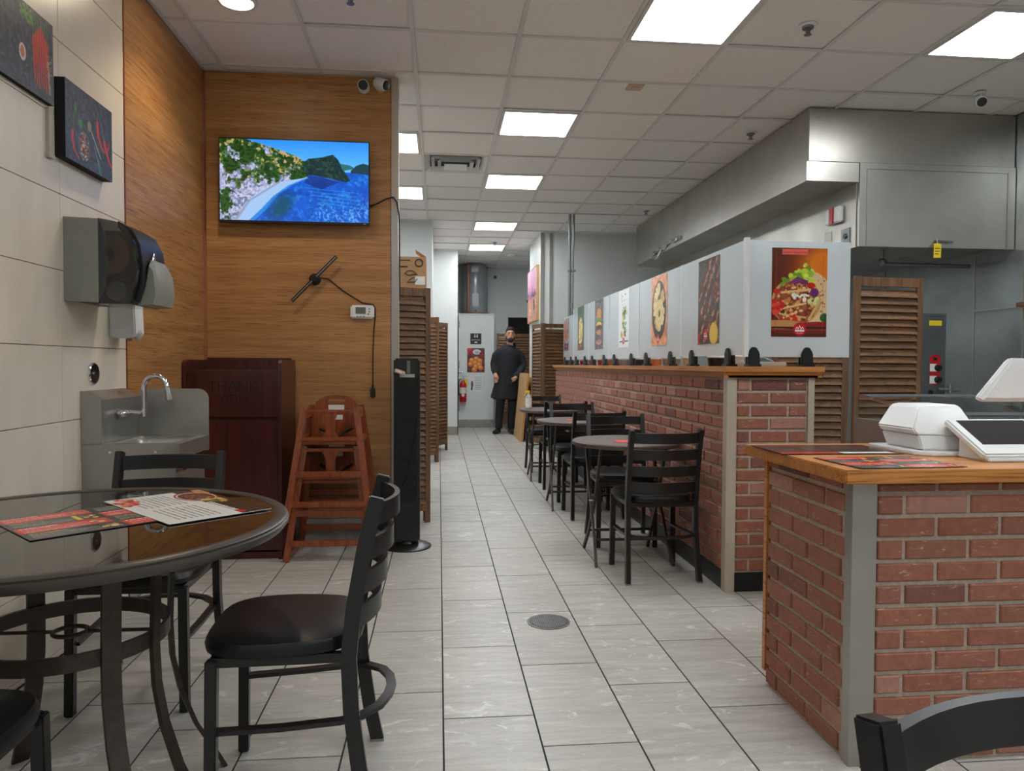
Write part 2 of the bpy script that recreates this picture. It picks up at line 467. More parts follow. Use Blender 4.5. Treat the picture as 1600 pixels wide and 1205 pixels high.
# ------------------------------------------------------------------ painter for flat prints
class Cv:
    def __init__(s, nx, ny, asp, c=(255, 255, 255)):
        """nx * ny dots, asp = width / height; u in 0..asp, v in 0..1 from the top"""
        s.nx, s.ny, s.asp = nx, ny, asp
        u = (np.arange(nx)+.5)/nx*asp; v = (np.arange(ny)+.5)/ny
        s.u, s.v = np.meshgrid(u, v); s.im = np.empty((ny, nx, 3)); s.im[:] = c
        s.soft = 1.2/ny
    def put(s, mask, c, a=1.0):
        mk_ = (np.clip(mask, 0, 1)*a)[..., None]; s.im = s.im*(1-mk_)+np.array(c, float)*mk_
    def ell(s, cx, cy, rx, ry, c, ang=0.0, a=1.0, soft=None):
        ca, sa = math.cos(ang), math.sin(ang)
        x = (s.u-cx)*ca+(s.v-cy)*sa; y = -(s.u-cx)*sa+(s.v-cy)*ca
        d = (1-np.sqrt((x/rx)**2+(y/ry)**2))*min(rx, ry)
        s.put(.5+d/(soft or s.soft), c, a)
    def ring(s, cx, cy, r, w_, c, a=1.0):
        d = w_/2-abs(np.hypot(s.u-cx, s.v-cy)-r); s.put(.5+d/s.soft, c, a)
    def rect(s, u0, v0, u1, v1, c, a=1.0):
        s.put(((s.u >= u0) & (s.u <= u1) & (s.v >= v0) & (s.v <= v1)).astype(float), c, a)
    def poly(s, pts, c, a=1.0):
        ins = np.zeros(s.u.shape, bool); n = len(pts)
        for i in range(n):
            x0, y0 = pts[i]; x1, y1 = pts[(i+1) % n]
            if y0 == y1: continue
            cr = ((y0 > s.v) != (y1 > s.v)) & (s.u < (x1-x0)*(s.v-y0)/(y1-y0)+x0); ins ^= cr
        s.put(ins.astype(float), c, a)
    def line(s, x0, y0, x1, y1, w_, c, a=1.0):
        dx, dy = x1-x0, y1-y0; L = dx*dx+dy*dy+1e-9
        t = np.clip(((s.u-x0)*dx+(s.v-y0)*dy)/L, 0, 1)
        d = w_/2-np.hypot(s.u-x0-t*dx, s.v-y0-t*dy); s.put(.5+d/s.soft, c, a)
    def grad(s, c0, c1, f):
        t = np.clip(f(s.u/s.asp, s.v), 0, 1)[..., None]; s.im = np.array(c0, float)*(1-t)+np.array(c1, float)*t
    def noise(s, n, seed=0):
        g = np.random.default_rng(seed); tot = np.zeros(s.u.shape); amp = 1
        for o in range(4):
            k = n*2**o; gr = g.random((k+2, int(k*s.asp)+3))
            x = s.u*k; y = s.v*k; xi = x.astype(int); yi = y.astype(int); fx = x-xi; fy = y-yi
            fx = fx*fx*(3-2*fx); fy = fy*fy*(3-2*fy)
            q = gr[yi, xi]*(1-fx)*(1-fy)+gr[yi, xi+1]*fx*(1-fy)+gr[yi+1, xi]*(1-fx)*fy+gr[yi+1, xi+1]*fx*fy
            tot += amp*q; amp *= .55
        return (tot/2.02-.5)*2.4+.75
    def blobs(s, n, box, cols, r, seed, mask=None, asp=(1, 1)):
        g = random.Random(seed)
        for _ in range(n):
            u = g.uniform(box[0], box[2]); v = g.uniform(box[1], box[3])
            if mask and not mask(u, v): continue
            rr = g.uniform(*r); s.ell(u, v, rr*asp[0], rr*asp[1]*g.uniform(.4, 1), g.choice(cols), g.uniform(0, 3.1))
    def script(s, u0, v0, u1, h, c, seed, gap=.25):
        """a line of small print too fine to read"""
        g = random.Random(seed); u = u0
        while u < u1:
            L = g.uniform(.5, 2.2)*h
            s.rect(u, v0-h*g.uniform(.3, .5), min(u+L, u1), v0+h*.4, c, .85); u += L+h*gap
    def logo(s, cx, cy, r):
        s.ell(cx, cy, r, r, (196, 22, 34))
        for k, (dx, hh) in enumerate(((-.42, .3), (0, .5), (.42, .3))):
            s.line(cx+dx*r-.2*r, cy-.02*r, cx+dx*r, cy-hh*r, .09*r, (250, 240, 240)); s.line(cx+dx*r, cy-hh*r, cx+dx*r+.2*r, cy-.02*r, .09*r, (250, 240, 240))
        for k in range(6): s.rect(cx-.7*r+k*.24*r, cy+.1*r, cx-.52*r+k*.24*r, cy+.38*r, (250, 242, 240))
        s.rect(cx-.5*r, cy+.56*r, cx+.5*r, cy+.63*r, (250, 220, 220))

def print_sheet(name, cv, W, H, material, parent=None, t=.0015):
    """flat printed sheet W x H in the local XZ plane, print facing local -Y, centred; colour in a point attribute"""
    nx, ny = cv.nx, cv.ny
    xs = np.linspace(-W/2, W/2, nx); zs = np.linspace(H/2, -H/2, ny)
    X, Z = np.meshgrid(xs, zs)
    vs = np.stack([X.ravel(), np.full(X.size, -t), Z.ravel()], 1).tolist()
    idx = np.arange(nx*ny).reshape(ny, nx)
    a, b, c, d = idx[:-1, :-1].ravel(), idx[1:, :-1].ravel(), idx[1:, 1:].ravel(), idx[:-1, 1:].ravel()
    fs = np.stack([a, b, c, d], 1).tolist()
    n = nx*ny
    cs = [(xs[0], zs[0]), (xs[-1], zs[0]), (xs[-1], zs[-1]), (xs[0], zs[-1])]
    vs += [(x, -t, z) for x, z in cs]+[(x, 0, z) for x, z in cs]
    for k in range(4): fs.append((n+k, n+(k+1) % 4, n+4+(k+1) % 4, n+4+k))
    fs.append((n+4, n+5, n+6, n+7))
    me = bpy.data.meshes.new(name); me.from_pydata(vs, [], fs)
    at = me.color_attributes.new('ink', 'FLOAT_COLOR', 'POINT')
    c = np.clip(cv.im, 0, 255)/255; c = np.where(c <= .04045, c/12.92, ((c+.055)/1.055)**2.4)
    arr = np.ones((len(vs), 4)); arr[:n, :3] = c.reshape(-1, 3); arr[n:, :3] = c[ny//2, 0]
    at.data.foreach_set('color', arr.ravel())
    me.materials.append(MT[material])
    o = bpy.data.objects.new(name, me); COL.objects.link(o)
    if parent is not None: o.parent = parent
    return o

# ================================================================== THE ROOM
def project(p):
    q = Vector(p)-CAM; z = q.dot(_f)
    if z < .1: return None
    return 800+FPX*q.dot(_R)/z, 602.5+FPX*q.dot(_D)/z, z

def visible(p, pad=80):
    s = project(p)
    return s is not None and -pad < s[0] < 1600+pad and -pad < s[1] < 1205+pad

_boxcache = {}
def piece(name, parent, size, loc, material, rotz=0.0, bev=0.0):
    """a small box piece (shared mesh); loc = world centre of the piece"""
    key = (name, tuple(round(x, 3) for x in size), material)
    me = _boxcache.get(key)
    if me is None:
        a, b, c = (x/2 for x in size)
        mb = MB()
        if bev:
            e = bev
            # chamfered front (-y) face
            mb.add([(-a, b, -c), (a, b, -c), (a, b, c), (-a, b, c),
                    (-a, -b+e, -c), (a, -b+e, -c), (a, -b+e, c), (-a, -b+e, c),
                    (-a+e, -b, -c+e), (a-e, -b, -c+e), (a-e, -b, c-e), (-a+e, -b, c-e)],
                   [(0, 1, 2, 3), (0, 4, 5, 1), (1, 5, 6, 2), (2, 6, 7, 3), (3, 7, 4, 0),
                    (4, 8, 9, 5), (5, 9, 10, 6), (6, 10, 11, 7), (7, 11, 8, 4), (8, 11, 10, 9)])
        else: mb.box(-a, a, -b, b, -c, c)
        o = mk(name, mb, material); me = o.data; _boxcache[key] = me
    else:
        o = bpy.data.objects.new(name, me); COL.objects.link(o)
    o.parent = parent; o.location = Vector(loc)-wloc(parent); o.rotation_euler = (0, 0, rotz)
    return o

# ---- floor
floor = struct('floor', MB().box(XL-.1, XR+.1, YF, YB, -.05, -.002), 'grout', 'grey porcelain tile floor with dark grout lines', 'floor')
cand = []
for c in range(-6, 15):
    for r in range(-12, 24):
        x0, x1 = c*.3048, (c+1)*.3048
        y0 = 2.4114+r*.6096-c*.2032; y1 = y0+.6096
        x0, x1 = max(x0, XL), min(x1, XR); y0, y1 = max(y0, YF), min(y1, YB)
        if x1-x0 < .02 or y1-y0 < .02: continue
        cx, cy = (x0+x1)/2, (y0+y1)/2
        vis = any(visible((px, py, 0), 0) for px in (x0, cx, x1) for py in (y0, cy, y1) if py > .3)
        hid = (cx > 1.75 and cy > 3.3) or (cx < -.45 and cy > 5.2) or (cx > 1.3 and 2.1 < cy < 2.6) or (cx > 1.9 and cy > 1.9)
        cand.append((not vis or hid, math.hypot(cx, cy), x0, x1, y0, y1))
cand.sort()
rest = MB(); nt_ = 0
for far_, dist_, x0, x1, y0, y1 in cand:
    g = .003
    if not far_ and nt_ < 290:
        piece('floor_tile', floor, (x1-x0-2*g, y1-y0-2*g, .012), ((x0+x1)/2, (y0+y1)/2, -.006), 'floor'); nt_ += 1
    else: rest.box(x0+g, x1-g, y0+g, y1-g, -.012, 0)
tag(mk('floor_tile_field', rest, 'floor', floor), kind='stuff')

# ---- ceiling: suspended grid of 2 ft tiles
ceiling = struct('ceiling', MB().box(XL-.1, XR+.1, YF, YB, CEIL+.09, CEIL+.12), 'white', 'suspended ceiling of square white mineral tiles in a grid', 'ceiling')
GX, GY, GS = -.17, 4.2319, .6096
LIGHTS = {(1, 2), (1, 5), (1, 9), (1, 12), (-1, 3), (-1, 6), (2, -1), (5, -1), (2, -5), (5, -5), (-1, -8), (2, -9), (5, -9)}
VENTS = {(0, 4)}
grid = MB(); cellsx = range(-3, 8); cellsy = range(-13, 17)
tiles = []
for i in cellsx:
    for j in cellsy:
        x0, x1 = max(GX+i*GS, XL), min(GX+(i+1)*GS, XR); y0, y1 = max(GY+j*GS, YF), min(GY+(j+1)*GS, YB)
        if x1-x0 < .03 or y1-y0 < .03 or (i, j) in LIGHTS or (i, j) in VENTS: continue
        cx, cy = (x0+x1)/2, (y0+y1)/2
        vis = any(visible((px, py, CEIL), 0) for px in (x0, cx, x1) for py in (y0, cy, y1) if py > .3)
        hid = (cx > 2.9 and cy > 5.4) or (cx > 1.7 and cy > 10.6) or (cx < -.9 and cy > 5.3)
        tiles.append((not vis or hid, cy, x0, x1, y0, y1))
tiles.sort()
rest = MB(); n_ = 0
for far_, dist_, x0, x1, y0, y1 in tiles:
    if not far_ and n_ < 290:
        o = piece('ceiling_tile', ceiling, (x1-x0-.004, y1-y0-.004, .014), ((x0+x1)/2, (y0+y1)/2, CEIL+.009+.007), 'ceil'); n_ += 1
        o.location.z += random.choice((0, 0, 0, .002, .004))
    else: rest.box(x0+.002, x1-.002, y0+.002, y1-.002, CEIL+.009, CEIL+.023)
tag(mk('ceiling_tile_field', rest, 'ceil', ceiling), kind='stuff')
for i in range(-2, 8):
    x = GX+i*GS; grid.box(x-.012, x+.012, YF, YB, CEIL, CEIL+.008)
for j in range(-12, 17):
    y = GY+j*GS; grid.box(XL, XR, y-.012, y+.012, CEIL+.001, CEIL+.009)
grid.box(XL, XL+.02, YF, YB, CEIL, CEIL+.008)
mk('ceiling_grid', grid, 'tee', ceiling)

# ---- ceiling lights
def led_panel():
    t = thing('ceiling_light', 'square white LED panel set flush in the ceiling grid', 'ceiling light', group='square LED panels in the ceiling grid')
    h = GS/2-.014
    fr = MB()
    for a, b, c, d in ((-h, h, -h, -h+.022), (-h, h, h-.022, h), (-h, -h+.022, -h+.022, h-.022), (h-.022, h, -h+.022, h-.022)): fr.box(a, b, c, d, -.004, .012)
    mk('frame', fr, 'tee', t, local=True)
    mk('diffuser', MB().box(-h+.022, h-.022, -h+.022, h-.022, .001, .006), 'led', t, local=True)
    mk('housing', MB().box(-h+.01, h-.01, -h+.01, h-.01, .013, .06), 'plastic_white', t, local=True)
    return t
led = led_panel(); first = True
for i, j in sorted(LIGHTS):
    loc = (GX+(i+.5)*GS, GY+(j+.5)*GS, CEIL)
    lb = {(2, -1): 'square LED ceiling panel beside the wide-collared sprinkler head', (5, -1): 'square LED ceiling panel before the dome camera of the hood',
          (1, 2): 'square LED ceiling panel next to the small beige ceiling sensor', (1, 5): 'square LED ceiling panel just past the air vent, over the aisle',
          (1, 9): 'square LED ceiling panel over the aisle between the vent and the farthest sprinkler', (1, 12): 'square LED ceiling panel right before the water heater',
          (-1, 3): 'square LED ceiling panel behind the oak wall edge, before the air vent', (-1, 6): 'square LED ceiling panel above the cardboard box'}.get((i, j), 'square LED ceiling panel over the seating behind the viewer')
    if first: led.location = loc; first = False; led['label'] = lb; cur = led
    else: cur = dup(led, loc, 0, lb)
    off = 'behind the viewer' in lb
    cur.name = 'ceiling_light_offscreen' if off else 'ceiling_light'
    for ch in COL.objects:
        if ch.parent == cur and ch.name.startswith('diffuser'): ch.name = 'diffuser_offscreen' if off else 'diffuser'

# ---- tiled left wall
wall_left = struct('wall_left', MB().box(XL-.12, XL-.012, YF, 3.73, 0, CEIL+.08), 'wgrout', 'left wall of large beige ceramic tiles', 'wall')
rest = MB()
for c in range(-12, 1):
    for r in range(-1, 11):
        y1 = 3.73-c*-.61 if False else 3.73+c*.61; y0 = y1-.61
        z0 = .025+.305*r; z1 = z0+.305; z0 = max(z0, 0); z1 = min(z1, CEIL+.05); y0 = max(y0, YF)
        if z1-z0 < .02 or y1-y0 < .02: continue
        g = .0014
        if y1 > 1.2 and visible((XL, min(y1, 3.73), (z0+z1)/2), 400):
            piece('wall_tile', wall_left, (y1-y0-2*g, .012, z1-z0-2*g), (XL-.006, (y0+y1)/2, (z0+z1)/2), 'wtile', math.pi/2, .0012)
        else: rest.box(XL-.012, XL, y0+g, y1-g, z0+g, z1-g)
tag(mk('wall_tile_field', rest, 'wtile', wall_left), kind='stuff')

# ---- oak panelled alcove
wall_oak = struct('wall_oak_left', MB().box(XL-.12, XL-.012, 3.73, 9.85, 0, CEIL+.08), 'offwhite', 'oak veneered side wall next to the beige tiles', 'wall')
wall_alcove = struct('wall_alcove', MB().box(XL-.012, -.335, YW+.012, YW+.14, 0, CEIL+.08), 'offwhite', 'oak veneered wall behind the television', 'wall')
for a, b in ((3.735, YW+.002),):
    mk('oak_panel', MB().box(XL-.012, XL, a, b, .155, CEIL-.003), 'oak_y', wall_oak)
mk('oak_panel', MB().box(XL+.002, -.33, YW, YW+.012, .155, CEIL-.003), 'oak_h', wall_alcove)
tr2 = struct('trim_2', MB().prism([(XL, YW), (XL+.016, YW), (XL+.012, YW-.006), (XL+.006, YW-.012), (XL, YW-.016)], .155, CEIL-.003, 'z'), 'red_trim', 'thin reddish corner moulding between the oak walls', 'trim')
mk('edge_moulding', MB().box(XL-.012, XL+.004, 3.727, 3.737, 0, CEIL-.003), 'red_trim', wall_oak)
mk('base_tiles', MB().box(XL-.012, XL+.004, 3.737, YW-.01, 0, .155), 'base_tile', wall_oak)
b = MB()
x = XL
while x < -.34:
    b.box(x+.002, min(x+.3, -.33), YW-.008, YW+.012, 0, .15); x += .3
struct('baseboard_alcove', b, 'base_tile', 'grey tile skirting below the oak wall', 'skirting')
struct('trim_3', MB().box(-.332, -.288, YW-.004, YW+.0, 0, 2.2).box(-.292, -.288, YW, YW+.05, 0, 2.2), 'alum', 'brushed metal corner guard on the oak wall edge', 'trim')
struct('trim_4', MB().box(-.335, -.292, YW, YW+.14, 0, CEIL).box(-.292, -.288, YW+.05, YW+.14, 0, CEIL).box(-.332, -.288, YW-.004, YW, 2.2, CEIL), 'beige_trim', 'pale plaster end of the oak wall', 'trim')

# ---- corridor walls, rear wall, kitchen walls
struct('wall_storage', MB().box(XL, -.11, 9.82, 12.2, 0, CEIL+.08), 'white', 'white wall beyond the louvered screens, tall and plain', 'wall')
pw = struct('wall_corridor_left', MB().box(XL, .29, 12.2, YB, 0, CEIL+.08), 'white', 'white pillar wall beside the restroom door', 'wall')
mk('base_tiles', MB().box(-.11, .3, 12.185, 12.2, 0, .14).box(.29, .302, 12.185, YB, 0, .14), 'base_tile', pw)
rr = struct('wall_restroom', MB().box(.345, 1.0, 13.6, YB, 0, 2.1), 'white', 'low white restroom partition with a flat top', 'wall')
mk('base_tiles', MB().box(.34, 1.004, 13.588, 13.6, 0, .15), 'base_tile', rr)
mk('top_trim', MB().box(.335, 1.01, 13.585, 13.63, 2.1, 2.118), 'white', rr)
struct('wall_back', MB().box(XL, 1.33, YB, YB+.1, 0, CEIL+.08).box(2.1, XR+.1, YB, YB+.1, 0, CEIL+.08).box(1.33, 2.1, YB, YB+.1, 2.1, CEIL+.08), 'white', 'pale rear wall above the dark doorway', 'wall')
struct('door_1', MB().box(1.27, 1.33, YB-.02, YB+.1, 0, 2.16).box(2.1, 2.16, YB-.02, YB+.1, 0, 2.16).box(1.33, 2.1, YB-.02, YB+.1, 2.1, 2.16), 'white', 'white framed open doorway in the rear wall to an unlit room', 'doorway')
struct('wall_rear_room', MB().box(1.0, 2.6, YB+2.4, YB+2.5, 0, 2.6).box(.9, 1.0, YB+.1, YB+2.5, 0, 2.6).box(2.6, 2.7, YB+.1, YB+2.5, 0, 2.6).box(.9, 2.7, YB+.1, YB+2.5, 2.6, 2.7).box(.9, 2.7, YB+.1, YB+2.5, -.05, 0), 'offwhite', 'walls of the unlit room beyond the rear doorway', 'wall')
struct('wall_pillar', MB().box(1.44, XR+.1, 10.45, 11.77, 0, CEIL+.08), 'white', 'white wall end that carries the framed picture', 'wall')
struct('trim_1', MB().box(1.43, 1.475, 10.435, 10.455, 0, CEIL).box(1.56, 1.6, 10.438, 10.45, 0, CEIL), 'alum', 'thin metal corner strips on the pillar wall', 'trim')
struct('wall_passage', MB().box(2.45, 2.55, 11.77, YB, 0, CEIL+.08), 'white', 'white side wall of the rear passage', 'wall')
kw = struct('wall_right', MB().box(XR+.004, XR+.12, YF, 10.45, 0, CEIL+.08), 'steel_d', 'right kitchen wall clad in stainless sheets', 'wall')
for k, (a, b_) in enumerate(((YF, .2), (.2, 1.42), (1.42, 2.64), (2.64, 3.86), (3.86, 5.05), (5.05, 5.545), (5.545, 6.75), (6.75, 8.0), (8.0, 9.2), (9.2, 10.44))):
    mk('steel_sheet', MB().box(XR-.002, XR+.004, a+.002, b_-.002, 0, CEIL), 'steel_w', kw)
    mk('seam_strip', MB().box(XR-.008, XR-.002, b_-.008, b_+.008, 0, CEIL), 'alum', kw)
mk('shelf_rail', MB().box(XR-.012, XR-.002, 4.95, 5.55, 1.62, 1.635), 'alum', kw)
struct('wall_front', MB().box(XL-.1, XR+.1, YF-.1, YF, 0, CEIL+.08), 'white', 'plain wall behind the seating', 'wall')

# ================================================================== BRICKWORK
BP, BL = .0667, .2032
def brick_face(parent, p0, rotz, length, z0, z1, limit, phase=0.0, trim_l=0.0, name='brick'):
    """courses of bricks on a vertical face. p0: bottom start of the face in world, local +x runs along it, bricks face local -y"""
    dx = Vector((math.cos(rotz), math.sin(rotz), 0)); out = Vector((math.sin(rotz), -math.cos(rotz), 0))
    items = []
    n = max(1, int(round((z1-z0)/BP))); pitch = (z1-z0)/n
    for r in range(n):
        s = -BL*(phase+(.5 if r % 2 else 0.0))
        while s < length:
            a, b = max(s, 0), min(s+BL, length); s += BL
            if b-a < .03: continue
            L = round(b-a-.014, 3)
            c = Vector(p0)+dx*((a+b)/2)+Vector((0, 0, z0+(r+.5)*pitch))
            items.append((c, L, pitch-.0145, out))
    return items

def lay_bricks(parent, faces, limit):
    items = []
    for rot, it in faces:
        for c, L, h, out in it:
            s = project(c); key = (CAM-c).length if s is not None and -60 < s[0] < 1660 and -60 < s[1] < 1300 else 99+(CAM-c).length
            items.append((key, rot, c, L, h, out))
    items.sort(key=lambda q: q[0]); rest = MB()
    for k, (key, rot, c, L, h, out) in enumerate(items):
        if k < limit:
            o = piece('brick', parent, (L, .012, h), c+out*.002, 'brick', rot, .0035)
            o.location += out*random.uniform(-.001, .0015)
        else:
            dx = Vector((math.cos(rot), math.sin(rot), 0)); q = c+out*.002
            mb = rest
            e = Vector((abs(dx.x)*L/2+abs(out.x)*.006, abs(dx.y)*L/2+abs(out.y)*.006, h/2))
            mb.box(q.x-e.x, q.x+e.x, q.y-e.y, q.y+e.y, q.z-e.z, q.z+e.z)
    if rest.v: tag(mk('brick_field', rest, 'brick', parent), kind='stuff')

# ---- half wall between the dining aisle and the kitchen
HW = thing('brick_half_wall', 'long red brick half wall with wooden cap beside the small round tables', 'half wall', (1.7, 6.4, 0))
mk('core', MB().box(1.474, 1.926, 3.654, 9.25, .1, 1.118), 'mortar', HW)
mk('toe_kick', MB().box(1.468, 1.93, 3.648, 9.25, 0, .1), 'black', HW)
lay_bricks(HW, [(-math.pi/2, brick_face(HW, (1.474, 9.25, 0), -math.pi/2, 9.25-3.69, .104, 1.112, 0)),
                (0, brick_face(HW, (1.515, 3.654, 0), 0, .385, .104, 1.112, 0, .62))], 292)
mk('corner_trim', MB().prism([(1.461, 3.639), (1.512, 3.639), (1.512, 3.644), (1.466, 3.644), (1.466, 3.69), (1.461, 3.69)], 0, 1.118, 'z'), 'beige_trim', HW)
mk('corner_trim', MB().box(1.9, 1.934, 3.64, 3.644, 0, 1.118).box(1.93, 1.934, 3.644, 3.69, 0, 1.118), 'beige_trim', HW)
mk('cap', MB().prism([(1.435, 1.175), (1.965, 1.175), (1.965, 1.148), (1.95, 1.142), (1.938, 1.118), (1.462, 1.118), (1.45, 1.142), (1.435, 1.148)], 3.62, 9.29), 'cap', HW)
mk('cap_end', MB().prism([(3.598, 1.175), (3.62, 1.175), (3.62, 1.118), (3.626, 1.118), (3.613, 1.142), (3.598, 1.148)], 1.435, 1.965, 'x'), 'cap_x', HW)

# ---- service counter in front
SCN = thing('brick_counter', 'brick-faced service counter with a steel corner guard', 'counter', (1.9, 2.3, 0))
mk('core', MB().box(1.196, 3.2, 2.026, 2.56, .0, .842), 'mortar', SCN)
lay_bricks(SCN, [(0, brick_face(SCN, (1.262, 2.026, 0), 0, 1.9, .004, .804, 0, .06)), (0, brick_face(SCN, (1.262, 2.026, 0), 0, 1.9, .804, .84, 0, .06)),
                 (-math.pi/2, brick_face(SCN, (1.196, 2.575, 0), -math.pi/2, .522, .004, .804, 0, .55)), (-math.pi/2, brick_face(SCN, (1.196, 2.575, 0), -math.pi/2, .522, .804, .84, 0, .55))], 290)
mk('corner_guard', MB().prism([(1.183, 2.011), (1.258, 2.011), (1.258, 2.016), (1.188, 2.016), (1.188, 2.05), (1.183, 2.05)], 0, .842, 'z'), 'alum', SCN)
mk('edge_strip', MB().box(1.186, 1.204, 2.575, 2.598, .05, .842), 'cap', SCN)
mk('rear_panel', MB().box(1.204, 3.2, 2.56, 2.598, .05, .842), 'cap_x', SCN)
top = mk('counter_top', MB().box(1.135, 3.25, 1.965, 2.66, .843, .883), 'cap_x', bevel=.003, origin=(1.9, 2.3, .843))
tag(top, 'honey-coloured wooden counter top laid over the brick service counter', 'countertop')

# ================================================================== KITCHEN HOOD
HD = thing('kitchen_hood', 'stainless kitchen exhaust hood hanging from the ceiling behind the half wall', 'exhaust hood', (3.3, 7.4, 2.06))
Y0, Y1 = 5.15, 9.86
mk('upper_panel', MB().box(2.67, 4.29, Y0, Y0+.02, 2.679, CEIL-.002), 'steel_h', HD)
mk('fascia', MB().box(2.67, 2.69, Y0+.02, 8.40, 2.674, CEIL-.002), 'steel_h', HD)
mk('fascia', MB().box(2.675, 2.69, 8.405, Y1, 2.674, CEIL-.002), 'steel_h', HD)
mk('lip', MB().box(2.65, 2.67, Y0+.014, Y1, 2.53, 2.669).box(2.65, 3.053, Y0-.008, Y0+.014, 2.532, 2.672), 'steel_h', HD)
mk('canopy_soffit', MB().box(2.67, 3.055, Y0+.014, Y1, 2.53, 2.545), 'steel_h', HD)
mk('skirt', MB().box(3.05, 3.058, Y0+.02, Y1, 2.06, 2.53), 'steel_h', HD)
ep = mk('end_panel', MB().box(3.058, 4.292, Y0-.004, Y0+.016, 2.062, 2.674), 'steel_h', HD)
fr = MB()
fr.box(3.058, 3.112, Y0-.012, Y0-.004, 2.062, 2.674).box(4.23, 4.292, Y0-.012, Y0-.004, 2.062, 2.674).box(3.112, 4.23, Y0-.012, Y0-.004, 2.63, 2.674)
mk('panel_frame', fr, 'steel_h', ep)
mk('panel_door', MB().box(3.1155, 4.2265, Y0-.012, Y0-.004, 2.064, 2.6265), 'steel_h', ep)
mk('underside', MB().box(3.058, 4.29, Y0+.016, 8.2, 2.1, 2.115), 'steel_h', HD)
mk('handle', MB().cyl((3.63, Y0-.03, 2.11), (3.78, Y0-.03, 2.108), .008, 8).cyl((3.65, Y0-.03, 2.11), (3.65, Y0, 2.11), .006, 8), 'chrome', HD)
gp = MB().tube([(3.47, 5.5, 2.1), (3.47, 5.5, 2.03), (3.5, 5.5, 1.99), (3.56, 5.5, 1.985), (4.25, 5.55, 1.99)], .017, 10)
gp.ellipsoid((3.47, 5.5, 2.0), (.035, .035, .035), 10, 8)
mk('gas_pipe', gp, 'galv', HD, smooth=True)
t = thing('hanging_tag', 'yellow tag hanging from the handle of the hood end panel', 'tag', (3.655, Y0-.04, 1.99))
mk('card', MB().box(3.628, 3.684, Y0-.042, Y0-.0395, 1.985, 2.09), 'yellow', t)
mk('print_lines', MB().box(3.636, 3.676, Y0-.0428, Y0-.042, 2.05, 2.056).box(3.636, 3.676, Y0-.0428, Y0-.042, 2.03, 2.036).box(3.636, 3.666, Y0-.0428, Y0-.042, 2.01, 2.016), 'ink', t)
mk('string', MB().tube([(3.655, Y0-.04, 2.09), (3.655, Y0-.038, 2.122)], .002, 6), 'paper', t)

st = thing('alarm_strobe', 'red and white fire alarm strobe on the hood side', 'alarm', (3.05, 5.42, 2.3))
mk('body', MB().box(3.008, 3.05, 5.33, 5.53, 2.28, 2.4), 'plastic_white', st, bevel=.008)
mk('red_band', MB().box(2.998, 3.009, 5.40, 5.46, 2.276, 2.404), 'red', st, bevel=.004)
mk('lens', MB().box(2.99, 2.998, 5.415, 5.44, 2.3, 2.37), 'clear', st)
t = thing('wall_outlet', 'small steel outlet box with dark socket on the hood side', 'outlet', (3.05, 5.3, 2.13))
mk('plate', MB().box(3.042, 3.05, 5.24, 5.35, 2.08, 2.22), 'galv', t)
mk('socket', MB().lathe([(.022, 0), (.02, -.01)], (3.042, 5.29, 2.16), 12, 'x'), 'black', t)
tag(mk('notice_sticker', MB().box(3.046, 3.05, 5.5, 5.6, 2.1, 2.24), 'paper', origin=(3.05, 5.55, 2.1)), 'small white notice sticker on the hood side', 'sticker')
sg = thing('foil_wrap', 'crumpled foil strip dangling from the far hood lip', 'foil', (2.64, 8.4, 2.56))
fb = MB()
rr_ = random.Random(3)
pts = [(2.64, 7.9+.12*k, 2.6+rr_.uniform(-.025, .03)-.02*(k > 5)) for k in range(10)]
fb.strip(pts, .05, .006, lambda i: (.2*((-1)**i), 0, 1))
mk('strip', fb, 'chrome', sg)
mk('loop', MB().tube([(2.64, 8.6, 2.57), (2.63, 8.7, 2.5), (2.64, 8.85, 2.49), (2.64, 8.95, 2.53)], .012, 6), 'chrome', sg)

# ================================================================== ACRYLIC SCREEN ON THE HALF WALL
AX = 1.56
ys = [3.655, 4.65, 5.67, 6.69, 7.62, 8.5, 9.2]
AM = ['acrylic']*6
ALAB = ['frosted acrylic guard panel carrying the skewer poster on the half wall', 'frosted acrylic guard panel carrying the dip plate poster',
        'frosted acrylic guard panel carrying the white salad poster', 'frosted acrylic guard panel carrying the burger poster',
        'frosted acrylic guard panel carrying the green plate poster', 'frosted acrylic guard panel at the far end of the half wall']
for k in range(6):
    o = thing('acrylic_panel', ALAB[k], 'guard panel', (AX, (ys[k]+ys[k+1])/2, 1.235), group='acrylic guard panels on the half wall')
    mk('sheet', MB().box(AX-.0025, AX+.0025, ys[k]+.004, ys[k+1]-.004, 1.235, 1.828 if k < 5 else 1.77), AM[k], o)
    mk('edge_strip', MB().box(AX-.006, AX+.006, ys[k]-.004, ys[k]+.004, 1.235, 1.83), 'plastic_white', o)
o = thing('acrylic_panel', 'frosted acrylic guard panel carrying the wrap poster at the half wall end', 'guard panel', (1.84, 3.65, 1.22), group='acrylic guard panels on the half wall')
mk('sheet', MB().box(1.57, 2.12, 3.6475, 3.6525, 1.225, 1.825), 'acrylic', o)
mk('edge_strip', MB().box(1.548, 1.572, 3.635, 3.66, 1.225, 1.838), 'plastic_white', o)
mk('edge_strip', MB().box(2.118, 2.122, 3.646, 3.654, 1.225, 1.825), 'plastic_white', o)

